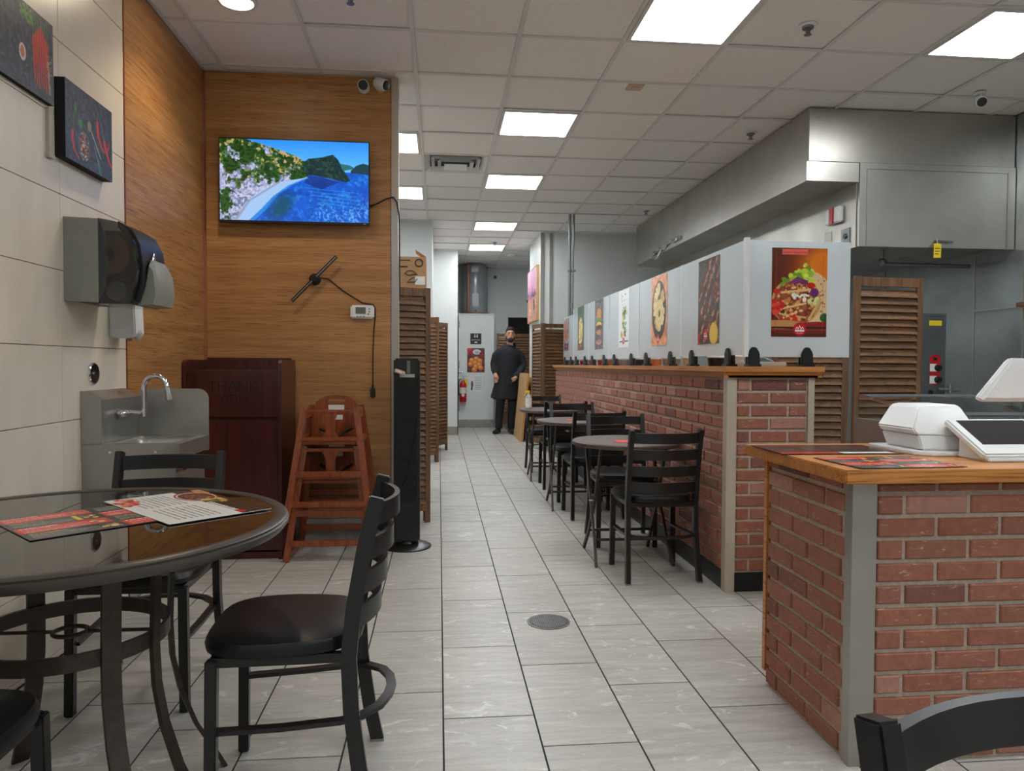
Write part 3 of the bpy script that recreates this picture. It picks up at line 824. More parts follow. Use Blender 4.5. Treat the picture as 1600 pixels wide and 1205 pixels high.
def clip(loc, rz, label):
    o = thing('panel_clip', label, 'clip', loc, rz, 'black clips holding the acrylic panels')
    mk('jaw', MB().prism([(-.034, 0), (-.03, .07), (-.012, .1), (.012, .1), (.03, .07), (.034, 0)], -.02, -.0035, 'y'), 'black', o, local=True, bevel=.004)
    mk('jaw', MB().prism([(-.034, 0), (-.03, .07), (-.012, .1), (.012, .1), (.03, .07), (.034, 0)], .0035, .02, 'y'), 'black', o, local=True, bevel=.004)
    mk('foot', MB().box(-.034, .034, -.03, .03, 0, .012), 'black', o, local=True)
    return o
c0 = clip((1.6, 3.65, 1.175), 0, 'black plastic clip gripping the foot of the end acrylic panel with the wrap poster')
dup(c0, (1.888, 3.65, 1.175), 0)
for k in range(6):
    for fr_ in (.2, .78):
        y = ys[k]*(1-fr_)+ys[k+1]*fr_
        dup(c0, (AX, y, 1.175), math.pi/2, 'black plastic clip at the foot of the acrylic panel with the '+['skewer', 'dip plate', 'white salad', 'burger', 'green platter', 'purple-banded drink'][k]+' poster')

# small tubs and packs standing on the cap behind the acrylic
TUB = [(4.15, 'paper', .1, 'white paper pack'), (4.45, 'black', .12, 'black tray'), (4.95, 'tanplastic', .1, 'tan tub'), (5.35, 'steel', .14, 'steel pan'), (5.75, 'orange', .1, 'orange tub'),
       (6.2, 'navy', .1, 'navy pouch'), (6.8, 'steel', .12, 'dull steel tin'), (7.3, 'orange', .09, 'orange pot'), (7.7, 'red', .1, 'red pot'), (8.2, 'orange', .1, 'deep orange jar'), (8.7, 'pink', .1, 'pink tub')]
for k, (y, m_, s_, nm) in enumerate(TUB):
    o = thing(nm.split()[-1], nm+' on the half wall cap behind the acrylic', nm.split()[-1], (1.72, y, 1.175), group='small tubs behind the acrylic')
    r = s_/2
    mk('base', MB().lathe([(r*.85, 0), (r*.95, .05), (r, .052)], (1.72, y, 1.175), 16), m_, o, smooth=True)
    mk('lid', MB().lathe([(r*1.04, .052), (r*1.04, .06), (r*.9, .064)], (1.72, y, 1.175), 16), 'plastic_white', o, smooth=True)
o = thing('wire_tray', 'small white wire tray behind the end acrylic', 'tray', (1.72, 3.85, 1.175))
mk('pan', MB().box(1.62, 1.84, 3.76, 3.94, 1.175, 1.2), 'plastic_white', o, bevel=.004)
mk('wire', MB().tube([(1.64, 3.78, 1.2), (1.66, 3.78, 1.225), (1.72, 3.78, 1.225), (1.78, 3.78, 1.2)], .004, 6), 'chrome', o)

# ================================================================== LOUVERED FOLDING SCREENS
PH = 1.74
def louver_panel(parent, p0, p1, h=PH, up=0.09):
    """one hinged panel from floor point p0 to p1 (world), with stiles, rails and slats"""
    a = Vector((p0[0], p0[1], 0)); b = Vector((p1[0], p1[1], 0)); W = (b-a).length
    rz = math.atan2(b.y-a.y, b.x-a.x)
    fr = MB(); s = .042; t = .011
    fr.box(.003, s, -t, t, 0, h).box(W-s, W-.003, -t, t, 0, h)
    fr.box(s, W-s, -t*.95, t*.95, h-.06, h-.004).box(s, W-s, -t*.95, t*.95, up, up+.05)
    o = mk('panel', fr, 'louver_v', parent, local=True)
    o.location = a-wloc(parent); o.rotation_euler = (0, 0, rz)
    sl = None; z = up+.075; n = int((h-.075-z)/.046)+1
    for k in range(n):
        if sl is None:
            mb = MB(); ca, sa = math.cos(1.12), math.sin(1.12); w_ = .0535; th = .006
            q = [(-w_/2*ca, -w_/2*sa), (w_/2*ca, w_/2*sa)]
            mb.bar((s, 0, 0), (W-s, 0, 0), w_, th, up=(0, -sa, ca))
            e = mk('slat', mb, 'louver', o, local=True); sl = e.data
        else:
            e = bpy.data.objects.new('slat', sl); COL.objects.link(e); e.parent = o
        e.location = (0, 0, z+k*.046)
    return o

S1 = thing('louvered_screen', 'brown louvered folding screen right beside the tower fan', 'folding screen', (-.3, 5.45, 0), group='louvered wooden screens')
louver_panel(S1, (-.52, 5.30), (-.08, 5.47)); louver_panel(S1, (-.55, 5.74), (-.09, 5.50)); louver_panel(S1, (-.54, 5.77), (-.1, 5.98))
S2 = thing('louvered_screen', 'brown louvered folding screen standing past the cardboard box', 'folding screen', (-.2, 8.9, 0), group='louvered wooden screens')
louver_panel(S2, (-.42, 8.6), (-.02, 8.82)); louver_panel(S2, (-.4, 9.1), (-.03, 8.85)); louver_panel(S2, (-.4, 9.13), (-.02, 9.32))
S3 = thing('louvered_screen', 'brown louvered folding screen against the white pillar wall on the left', 'folding screen', (-.1, 10.2, 0), group='louvered wooden screens')
louver_panel(S3, (-.05, 9.75), (.095, 10.08)); louver_panel(S3, (-.06, 10.42), (.095, 10.11))
S4 = thing('louvered_screen', 'brown louvered folding screen by the pillar behind the half wall end', 'folding screen', (1.4, 9.9, 0), group='louvered wooden screens')
louver_panel(S4, (1.30, 10.28), (1.375, 9.86)); louver_panel(S4, (1.378, 9.84), (1.76, 9.94))
S5 = thing('louvered_screen', 'brown louvered folding screen behind the standing man', 'folding screen', (1.3, 13.2, 0), group='louvered wooden screens')
louver_panel(S5, (1.02, 13.25), (1.31, 13.2)); louver_panel(S5, (1.32, 13.2), (1.66, 13.3))
S6 = thing('louvered_screen', 'dark brown louvered folding screen behind the service counter', 'folding screen', (2.5, 4.4, 0), group='louvered wooden screens')
louver_panel(S6, (2.08, 4.46), (2.53, 4.34)); louver_panel(S6, (2.55, 4.33), (3.05, 4.40))

# ================================================================== LEFT WALL
def tri_rot(o, rz): o.rotation_euler = (0, 0, rz)

def chili(cv, pts, w_, c=(200, 40, 34)):
    n = len(pts)
    for i in range(n-1):
        ww = w_*(1-.75*i/(n-1)); cv.line(*pts[i], *pts[i+1], ww, c)
        cv.line(pts[i][0]-ww*.18, pts[i][1], pts[i+1][0]-ww*.18, pts[i+1][1], ww*.22, (235, 120, 100), .7)

def slate(nx, ny, asp, seed):
    cv = Cv(nx, ny, asp, (56, 61, 76)); n = cv.noise(24, seed)
    cv.im = cv.im*(.55+.6*n[..., None]); return cv

# canvas one: bundle of red chilies
cv = slate(150, 110, 1.45, 4)
for k in range(7):
    u = 1.02+.05*k; chili(cv, [(u, .16+.05*abs(k-3)), (u-.01, .4), (u+.0, .62), (u+.02, .82+.03*(k % 3))], .055)
    cv.line(u, .16+.05*abs(k-3), u-.02, .06, .014, (60, 120, 50))
cv.blobs(40, (.75, .02, 1.0, .2), [(70, 140, 60), (50, 110, 44), (96, 160, 80)], (.015, .035), 3)
cv.ell(.78, .6, .07, .1, (226, 214, 206)); cv.ell(.78, .6, .045, .07, (200, 120, 90))
cv.blobs(60, (1.28, .4, 1.42, .7), [(200, 180, 150), (160, 60, 50), (220, 210, 190)], (.004, .011), 8)
cv.line(1.33, .5, 1.36, .88, .02, (190, 170, 140)); cv.ell(1.385, .82, .015, .09, (60, 120, 70))
cv.blobs(50, (.7, .1, 1.4, .95), [(180, 150, 130), (140, 60, 50)], (.002, .006), 9)
def canvas(name, label, cv, y0, y1, z0, z1, dpt):
    t = thing(name, label, 'picture', (XL+dpt, (y0+y1)/2, z0), group='dark canvas prints of chilies on the tiled wall')
    mk('stretcher', MB().box(XL, XL+dpt, y0, y1, z0, z1), 'black_matte', t)
    o = print_sheet('print', cv, y1-y0, z1-z0, 'print', t); o.location = (0, 0, (z1-z0)/2); o.rotation_euler = (0, 0, math.pi/2)
    return t
canvas('canvas_print', 'dark canvas print of a bundle of red chilies with a spoon', cv, 2.58, 3.038, 2.175, 2.482, .02)
# canvas two: bowl of pepper and three chilies
cv = slate(150, 110, 1.4, 9)
cv.blobs(260, (.38, .55, .66, .9), [(200, 60, 50), (230, 215, 190), (150, 120, 90), (60, 50, 48)], (.008, .018), 5, lambda u, v: ((u-.52)/.15)**2+((v-.73)/.18)**2 < 1)
cv.ring(.52, .73, .17, .008, (150, 156, 166), .7)
chili(cv, [(.2, .62), (.19, .72), (.24, .84), (.36, .92)], .06); cv.line(.2, .62, .25, .36, .012, (90, 130, 70))
chili(cv, [(.92, .3), (.95, .46), (1.02, .58), (1.12, .64)], .07); cv.line(.92, .3, .96, .14, .012, (90, 130, 70))
chili(cv, [(1.14, .5), (1.2, .62), (1.3, .74), (1.38, .8)], .07); cv.line(1.14, .5, 1.02, .26, .012, (160, 150, 120)); chili(cv, [(1.22, .62), (1.28, .54), (1.3, .46)], .035)
cv.ell(.28, .3, .035, .07, (56, 120, 66), -.3); cv.ell(.42, .46, .07, .06, (60, 128, 70)); cv.ell(.98, .9, .04, .13, (70, 120, 84), -.5)
cv.line(.72, .46, 1.02, .76, .018, (206, 200, 190)); cv.ell(.68, .42, .06, .07, (150, 130, 110)); cv.line(.82, .66, .96, .86, .012, (170, 170, 160))
cv.blobs(70, (.3, .1, .75, .6), [(110, 90, 84), (160, 140, 120)], (.003, .008), 2)
canvas('canvas_print', 'dark canvas print of a pepper bowl with three chilies', cv, 3.085, 3.5, 1.995, 2.308, .04)
mk_ = thing('cable_cover', 'short cream cable cover on the tiled wall between the canvas prints', 'cable cover', (XL, 3.04, 1.98))
mk('channel', MB().box(XL, XL+.014, 3.018, 3.052, 1.985, 2.165), 'beige_trim', mk_)
mk('end_cap', MB().box(XL, XL+.016, 3.014, 3.056, 1.975, 1.99), 'beige_trim', mk_)

# paper towel dispenser
D0, D1 = 3.14, 3.45
t = thing('towel_dispenser', 'grey paper towel dispenser with smoked cover on the tiled wall', 'dispenser', (XL, 3.3, 1.42))
side = [(XL, 1.43), (XL, 1.77), (XL+.135, 1.765), (XL+.16, 1.7), (XL+.168, 1.6), (XL+.16, 1.5), (XL+.135, 1.425)]
mk('shell', MB().prism(side, D0, D0+.012).prism(side, D1-.012, D1).box(XL, XL+.02, D0+.012, D1-.012, 1.432, 1.768), 'plastic_grey', t)
prof = [(XL+.135, 1.767), (XL+.2, 1.755), (XL+.25, 1.72), (XL+.278, 1.66), (XL+.288, 1.58), (XL+.28, 1.5), (XL+.255, 1.42), (XL+.135, 1.42)]
rings = []
for y, k in ((D0, 0), (D0+.025, .012), (D1-.025, .012), (D1, 0)):
    cx, cz = XL+.18, 1.6; rings.append([(cx+(p-cx)*(1+k*3), y, cz+(q-cz)*(1+k)) for p, q in prof])
mk('cover', MB().loft(rings), 'smoke', t, smooth=True)
mk('front_band', MB().loft([[(XL+.2, y, 1.762), (XL+.256, y, 1.728), (XL+.288, y, 1.664), (XL+.298, y, 1.58), (XL+.292, y, 1.5), (XL+.27, y, 1.43), (XL+.255, y, 1.45), (XL+.27, y, 1.58), (XL+.25, y, 1.68), (XL+.2, y, 1.735)] for y in (D0+.03, D0+.05, D1-.05, D1-.03)]), 'black', t, smooth=True)
mk('logo_plate', MB().ellipsoid((XL+.3, 3.28, 1.6), (.006, .016, .05), 12, 8), 'chrome', t, smooth=True)
mk('chin', MB().loft([[(XL+.25, y, 1.42), (XL+.292, y, 1.5), (XL+.305, y, 1.585+b_), (XL+.322, y, 1.56+b_), (XL+.33, y, 1.47), (XL+.32, y, 1.425)] for y, b_ in ((D0+.07, 0), (D0+.1, .03), (D1-.06, .03), (D1-.01, 0))]), 'plastic_grey', t, smooth=True)
ro = mk('paper_roll', MB().lathe([(.085, D0+.03), (.085, D1-.03)], (XL+.16, 0, 1.625), 24, 'y'), 'brown_paper', t, smooth=True)
mk('core_shade_disc', MB().lathe([(.028, D0+.026), (.028, D0+.0301)], (XL+.16, 0, 1.625), 16, 'y'), 'black_matte', ro)  # flat black disc: shade inside the roll's hollow core, put in as colour
mk('paper_stub', MB().lathe([(.04, D0+.03), (.04, D1-.03)], (XL+.19, 0, 1.475), 18, 'y'), 'plastic_grey2', t, smooth=True)

t = thing('soap_dispenser', 'small white soap dispenser under the towel dispenser', 'soap dispenser', (XL, 3.6, 1.29))
mk('body', MB().loft([[(XL, y0_, z), (XL+d_, y0_+.01, z), (XL+d_, y1_-.01, z), (XL, y1_, z)] for z, d_, y0_, y1_ in ((1.295, .1, 3.545, 3.66), (1.31, .115, 3.54, 3.665), (1.45, .11, 3.54, 3.665), (1.5, .09, 3.545, 3.66))]), 'plastic_white', t, bevel=.006)
mk('push_pad', MB().ellipsoid((XL+.108, 3.6, 1.31), (.014, .03, .03), 12, 8), 'plastic_grey2', t, smooth=True)
mk('nozzle', MB().cyl((XL+.07, 3.6, 1.28), (XL+.07, 3.6, 1.3), .01, 10), 'plastic_grey', t)

t = thing('door_stop', 'round black rubber disc with chrome rim on the tiled wall', 'wall bumper', (XL, 3.377, 1.085))
mk('rim', MB().lathe([(.049, 0), (.049, .008), (.044, .012), (.04, .012), (.04, 0)], (XL, 3.377, 1.131), 28, 'x'), 'chrome', t, smooth=True)
mk('pad', MB().lathe([(.043, .001), (.042, .011), (.012, .006), (.008, .006)], (XL, 3.377, 1.131), 28, 'x'), 'black', t, smooth=True)
mk('screw', MB().lathe([(.008, .005), (.006, .012)], (XL, 3.377, 1.131), 12, 'x'), 'chrome', t)

# hand sink
SX0, SX1, SY0, SY1 = XL, -1.125, 3.265, 3.67
t = thing('hand_sink', 'stainless steel hand sink with tall splash guards on the tiled wall', 'sink', (-1.35, 3.46, .3))
mk('wall_splash', MB().prism([(XL, .83), (XL+.085, .83), (XL+.085, 1.02), (XL+.02, 1.058), (XL, 1.058)], SY0, SY1), 'steel', t)
pr = [(XL+.085, .83), (SX1, .83)]+[(SX1-.05+.05*math.cos(a), 1.006+.05*math.sin(a)) for a in [i*math.pi/12 for i in range(7)]]+[(XL+.085, 1.056)]
mk('side_splash', MB().prism(pr, SY1-.006, SY1), 'steel', t)
b = MB()
b.box(XL, SX1, SY0, SY0+.04, .76, .832).box(XL, SX1, SY1-.04, SY1, .76, .832).box(SX1-.04, SX1, SY0+.04, SY1-.04, .765, .832).box(XL, XL+.1, SY0+.04, SY1-.04, .76, .832)
mk('rim', b, 'steel', t)
def rrect(x0, x1, y0, y1, r, z, n=5):
    out = []
    for cx, cy, a0 in ((x1-r, y1-r, 0), (x0+r, y1-r, 90), (x0+r, y0+r, 180), (x1-r, y0+r, 270)):
        for k in range(n+1):
            a = math.radians(a0+90*k/n); out.append((cx+r*math.cos(a), cy+r*math.sin(a), z))
    return out
bw = MB(); rs = [rrect(XL+.095, SX1-.036, SY0+.036, SY1-.036, .03, .831), rrect(XL+.105, SX1-.046, SY0+.046, SY1-.046, .05, .81), rrect(XL+.12, SX1-.06, SY0+.06, SY1-.06, .06, .7), rrect(XL+.16, SX1-.1, SY0+.1, SY1-.1, .05, .67)]
n = len(rs[0]); bw.v = [p for r in rs for p in r]
for i in range(3):
    for k in range(n): bw.f.append((i*n+k, i*n+(k+1) % n, (i+1)*n+(k+1) % n, (i+1)*n+k))
bw.f.append(tuple(range(3*n, 4*n)))
mk('bowl', bw, 'steel', t, smooth=True)
mk('skirt', MB().box(XL, SX1-.02, SY0+.004, SY0+.01, .34, .76).box(SX1-.026, SX1-.02, SY0+.01, SY1-.01, .34, .7), 'steel', t)
for x in (XL+.12, SX1-.1):
    mk('screw', MB().lathe([(.008, 0), (.006, -.004)], (x, SY0, .797), 10, 'y'), 'chrome', t)
fy = 3.5; fx = XL+.085
fc = mk('faucet', MB().cyl((fx, fy, .95), (fx+.09, fy, .95), .013, 12).tube([(fx+.085, fy, .94), (fx+.085, fy, 1.0), (fx+.085, fy, 1.07)]+[(fx+.085+.05-.05*math.cos(a), fy, 1.07+.05*math.sin(a)) for a in [i*math.pi/8 for i in range(1, 8)]]+[(fx+.187, fy, 1.055), (fx+.192, fy, 1.03)], .0115, 12).lathe([(.016, .0), (.016, .035)], (fx+.085, fy, .935), 12), 'chrome', t, smooth=True)
mk('aerator', MB().cyl((fx+.192, fy, 1.035), (fx+.196, fy, 1.01), .0145, 12), 'chrome', fc)
mk('valve', MB().cyl((fx+.01, fy-.07, .95), (fx+.01, fy+.07, .95), .01, 10).ellipsoid((fx+.02, fy-.08, .952), (.022, .026, .016), 10, 8), 'chrome', fc, smooth=True)

# ================================================================== OAK WALL
# television
cv = Cv(300, 170, 1.77, (60, 150, 230)); W = 1.77
cv.grad((60, 160, 245), (130, 205, 250), lambda u, v: v*2.6)
cv.poly([(0, .47), (W, .36), (W, 1), (0, 1)], (20, 110, 215))
n1 = cv.noise(9, 5); n2 = cv.noise(26, 6); n3 = cv.noise(50, 8)
sea = (cv.v > .4).astype(float)
cv.put(sea*np.clip((n1-.62)*3, 0, 1), (14, 80, 180), .5); cv.put(sea*np.clip((n2-.9)*3, 0, 1), (90, 185, 250), .45)
cv.poly([(1.0, .43), (1.18, .44), (1.42, .5), (1.2, .6), (1.0, .52)], (16, 60, 140), .7)
cv.put(sea*np.clip((n3-.95)*6, 0, 1)*np.clip((cv.v-.62)*4, 0, 1)*np.clip((cv.u-.95)*4, 0, 1), (170, 220, 255), .6)
for k in range(5): cv.line(1.0+.05*k, .58+.045*k, 1.6+.03*k, .63+.05*k, .012, (110, 205, 255), .35)
cv.poly([(.2, 1), (.27, .8), (.42, .66), (.66, .52), (.98, .45), (1.06, .46), (.86, .55), (.7, .66), (.55, .86), (.4, 1)], (70, 170, 240), .7)
cv.ell(.72, .82, .1, .17, (16, 92, 110), .7, .8, .1)
cv.poly([(.18, 1), (.3, .78), (.46, .64), (.7, .52), (1.0, .44), (1.04, .45), (.8, .56), (.62, .7), (.48, .86), (.34, 1)], (176, 206, 242))
# headland and far island
cv.poly([(.98, .27), (1.05, .22), (1.2, .2), (1.34, .16), (1.4, .22), (1.46, .34), (1.55, .48), (1.5, .5), (1.3, .46), (1.1, .42), (.95, .43)], (34, 70, 70))
cv.poly([(1.42, .27), (1.55, .29), (1.6, .33), (1.46, .36)], (60, 130, 130)); cv.poly([(1.55, .36), (1.62, .29), (1.7, .26), (W, .28), (W, .4), (1.55, .385)], (40, 84, 96))
hm = ((cv.u > .96) & (cv.u < 1.56) & (cv.v > .15) & (cv.v < .5) & (cv.im[..., 2] < 110)).astype(float); cv.put(hm*np.clip((n2-.8)*6, 0, 1), (70, 110, 90), .7); cv.put(hm*np.clip((n3-.85)*6, 0, 1), (16, 40, 60), .7)
# cliff
cl = [(0, 0), (.3, 0), (.5, .06), (.72, .13), (.92, .2), (1.0, .26), (.97, .34), (1.05, .42), (1.0, .46), (.7, .52), (.46, .64), (.3, .78), (.18, 1), (0, 1)]
base = cv.im.copy(); cv.poly(cl, (1, 2, 3)); inside = (np.abs(cv.im-np.array((1, 2, 3))).sum(2) < .5).astype(float); cv.im = base
cv.put(inside, (176, 182, 214)); cv.put(inside*np.clip((n2-.75)*7, 0, 1), (110, 122, 160), .8); cv.put(inside*np.clip((n3-.85)*8, 0, 1), (226, 224, 240), .8)
veg = np.clip((.30+.12*(n1-.5)*4-cv.v+.1*np.sin(cv.u*9)+.25*(cv.u-.55))*9, 0, 1)*inside
cv.put(veg, (48, 92, 40)); cv.put(veg*np.clip((n2-.7)*7, 0, 1), (86, 130, 54), .9); cv.put(veg*np.clip((n3-.85)*8, 0, 1), (24, 54, 30), .8); cv.put(veg*np.clip((n2-1.0)*9, 0, 1), (200, 180, 130))
for u, v, rx, ry in ((.06, .78, .1, .2), (.58, .42, .1, .12), (.95, .42, .1, .08), (.14, .3, .08, .12), (.3, .2, .1, .1)):
    mm = np.clip((1-np.hypot((cv.u-u)/rx, (cv.v-v)/ry))*4+(n2-.8)*3, 0, 1)*inside; cv.put(mm, (52, 100, 40), .95); cv.put(mm*np.clip((n3-.8)*7, 0, 1), (22, 52, 26), .8)
cv.im = 255*(np.clip(cv.im, 0, 255)/255)**1.25
cv.line(.2, .98, .34, .76, .03, (140, 134, 150), .6); cv.line(.34, .76, .7, .52, .02, (130, 120, 130), .5)
t = thing('television', 'flat screen television showing a blue bay below white cliffs', 'television', (-.94, YW-.06, 2.08))
tvW, tvH = .945, .536
mk('bracket', MB().box(-1.1, -.78, YW-.03, YW-.002, 2.2, 2.5), 'black_matte', t)
mk('cabinet', MB().box(-.94-tvW/2, -.94+tvW/2, YW-.075, YW-.045, 2.08, 2.08+tvH).box(-1.3, -.58, YW-.05, YW-.025, 2.1, 2.45), 'black', t)
sc = print_sheet('screen', cv, tvW-.012, tvH-.022, 'tv', t); sc.location = Vector((-.94, YW-.075, 2.08+tvH/2+.004))-wloc(t)
lettering('onn', .012, (-.498, YW-.0765, 2.087), 'paper', t, name='maker_mark')
cab = thing('power_cable', 'black television cable looping around the metal wall edge', 'cable', (-.3, YW-.01, 1.6))
mk('lead', MB().tube([(-.468, YW-.045, 2.21), (-.42, YW-.02, 2.235), (-.36, YW-.012, 2.27), (-.32, YW-.012, 2.28), (-.295, YW-.01, 2.25), (-.281, YW+.0, 2.16), (-.279, YW+.01, 2.0), (-.279, YW+.01, 1.85), (-.277, YW+.01, 1.6)], .005, 8), 'black', cab, smooth=True)
mk('strain_relief', MB().cyl((-.468, YW-.045, 2.21), (-.45, YW-.036, 2.218), .009, 8), 'black', cab)

# two-blade LED display rotor with its lead, and the thermostat
t = thing('led_fan', 'black two-blade LED display fan mounted diagonally on the oak wall', 'display fan', (-.825, YW-.03, 1.73))
ang = math.atan2(.294, .285); ca, sa = math.cos(ang), math.sin(ang)
for s_ in (-1, 1):
    mk('blade', MB().bar((-.825+s_*.02*ca, YW-.05, 1.731+s_*.02*sa), (-.825+s_*.205*ca, YW-.05, 1.731+s_*.205*sa), .006, .022, up=(-sa, 0, ca)), 'black', t)
    mk('led_strip', MB().bar((-.825+s_*.02*ca, YW-.0535, 1.731+s_*.02*sa), (-.825+s_*.2*ca, YW-.0535, 1.731+s_*.2*sa), .002, .006, up=(-sa, 0, ca)), 'galv', t)
mk('motor', MB().lathe([(.036, 0), (.036, -.03), (.026, -.05), (.02, -.055)], (-.825, YW, 1.731), 20, 'y'), 'black_matte', t, smooth=True)
cd_ = mk('cord', MB().tube([(-.79, YW-.006, 1.745), (-.74, YW-.005, 1.735), (-.64, YW-.005, 1.655), (-.52, YW-.005, 1.582), (-.45, YW-.004, 1.572), (-.437, YW-.004, 1.55), (-.437, YW-.004, 1.48), (-.447, YW-.005, 1.4), (-.452, YW-.006, 1.2), (-.452, YW-.006, 1.03)], .0035, 8), 'black', t, smooth=True)
mk('plug', MB().box(-.468, -.436, YW-.03, YW-.002, .955, 1.02), 'black', cd_, bevel=.006)
mk('prong', MB().cyl((-.452, YW-.014, 1.02), (-.452, YW-.01, 1.04), .006, 8), 'black', cd_)
t = thing('thermostat', 'white wall thermostat with a small grey display', 'thermostat', (-.52, YW, 1.475))
mk('case', MB().box(-.597, -.443, YW-.028, YW, 1.478, 1.566), 'plastic_white', t, bevel=.01)
mk('display', MB().box(-.563, -.497, YW-.0295, YW-.027, 1.508, 1.552), 'lcd', t)
for x, z in ((-.473, 1.54), (-.473, 1.522), (-.55, 1.49), (-.53, 1.49), (-.51, 1.49), (-.48, 1.506)):
    mk('button', MB().box(x-.006, x+.006, YW-.031, YW-.027, z-.004, z+.004), 'plastic_grey', t)

# cameras
def bullet_cam(name, label, base, out, lens, group):
    t = thing(name, label, 'security camera', base, group=group)
    b0 = Vector(base); o_ = Vector(out); l_ = Vector(lens)
    mk('base', MB().tube([b0, b0+o_*.015], .035, 18), 'plastic_white', t, smooth=True)
    mk('neck', MB().tube([b0+o_*.012, b0+o_*.05], .012, 10), 'plastic_white', t, smooth=True)
    c = b0+o_*.055
    mk('body', MB().tube([c-l_*.04, c-l_*.03, c+l_*.045, c+l_*.05], [.026, .034, .036, .033], 18), 'plastic_white', t, smooth=True)
    mk('lens', MB().tube([c+l_*.0505, c+l_*.056, c+l_*.058], [.031, .029, .02], 18), 'black', t, smooth=True)
    return t
bullet_cam('security_camera', 'white security camera facing forward above the television', (-.508, YW, 2.985), (0, -1, 0), Vector((.05, -.94, -.3)).normalized(), 'small white security cameras')
bullet_cam('security_camera', 'white bullet camera turned sideways at the oak wall corner', (-.40, YW, 3.0), (0, -1, 0), Vector((.78, -.5, -.35)).normalized(), 'small white security cameras')
bullet_cam('security_camera', 'white dome camera hanging from the ceiling in front of the hood', (3.68, 4.74, CEIL-.001), (0, 0, -1), Vector((-.35, -.8, -.45)).normalized(), 'small white security cameras')
bullet_cam('security_camera', 'round white camera high on the rear wall', (1.07, YB, 2.88), (0, -1, 0), Vector((0, -1, -.1)).normalized(), 'small white security cameras')
bullet_cam('security_camera', 'white box camera on the side of the pillar wall passage', (1.75, YB, 2.42), (0, -1, 0), Vector((-.8, -.5, -.2)).normalized(), 'small white security cameras')

# waste cabinet
CX0, CX1, CY0, CY1 = -1.524, -.953, 4.49, 4.912
t = thing('waste_cabinet', 'dark mahogany waste bin cabinet with a slot and carved lettering', 'waste bin', ((CX0+CX1)/2, (CY0+CY1)/2, 0))
sp = [(CY0, 0), (CY1, 0), (CY1, 1.2), (CY0+.05, 1.2), (CY0+.02, 1.195), (CY0+.005, 1.18), (CY0, 1.16)]
mk('side_panel', MB().prism(sp, CX0, CX0+.022, 'x'), 'mahog', t)
mk('side_panel', MB().prism(sp, CX1-.022, CX1, 'x'), 'mahog', t)
mk('carcass', MB().box(CX0+.022, CX1-.022, CY0+.03, CY1-.02, .04, 1.12), 'mahog', t)
mk('tray_top', MB().box(CX0+.022, CX1-.022, CY0+.004, CY1-.02, 1.12, 1.14), 'mahog', t)
mk('back_board', MB().box(CX0+.022, CX1-.022, CY1-.02, CY1, .04, 1.215), 'mahog', t)
mk('upper_panel', MB().box(CX0+.024, CX1-.024, CY0+.008, CY0+.03, .86, 1.12), 'mahog', t)
mk('door', MB().box(CX0+.024, CX1-.024, CY0+.008, CY0+.03, .055, .84), 'mahog', t)
mk('plinth', MB().box(CX0+.022, CX1-.022, CY0+.03, CY0+.05, 0, .055), 'mahog', t)
lettering('THANK', .085, (-1.235, CY0+.0075, 1.04), 'carved', t, name='carved_lettering')
lettering('YOU', .085, (-1.235, CY0+.0075, .96), 'carved', t, name='carved_lettering')

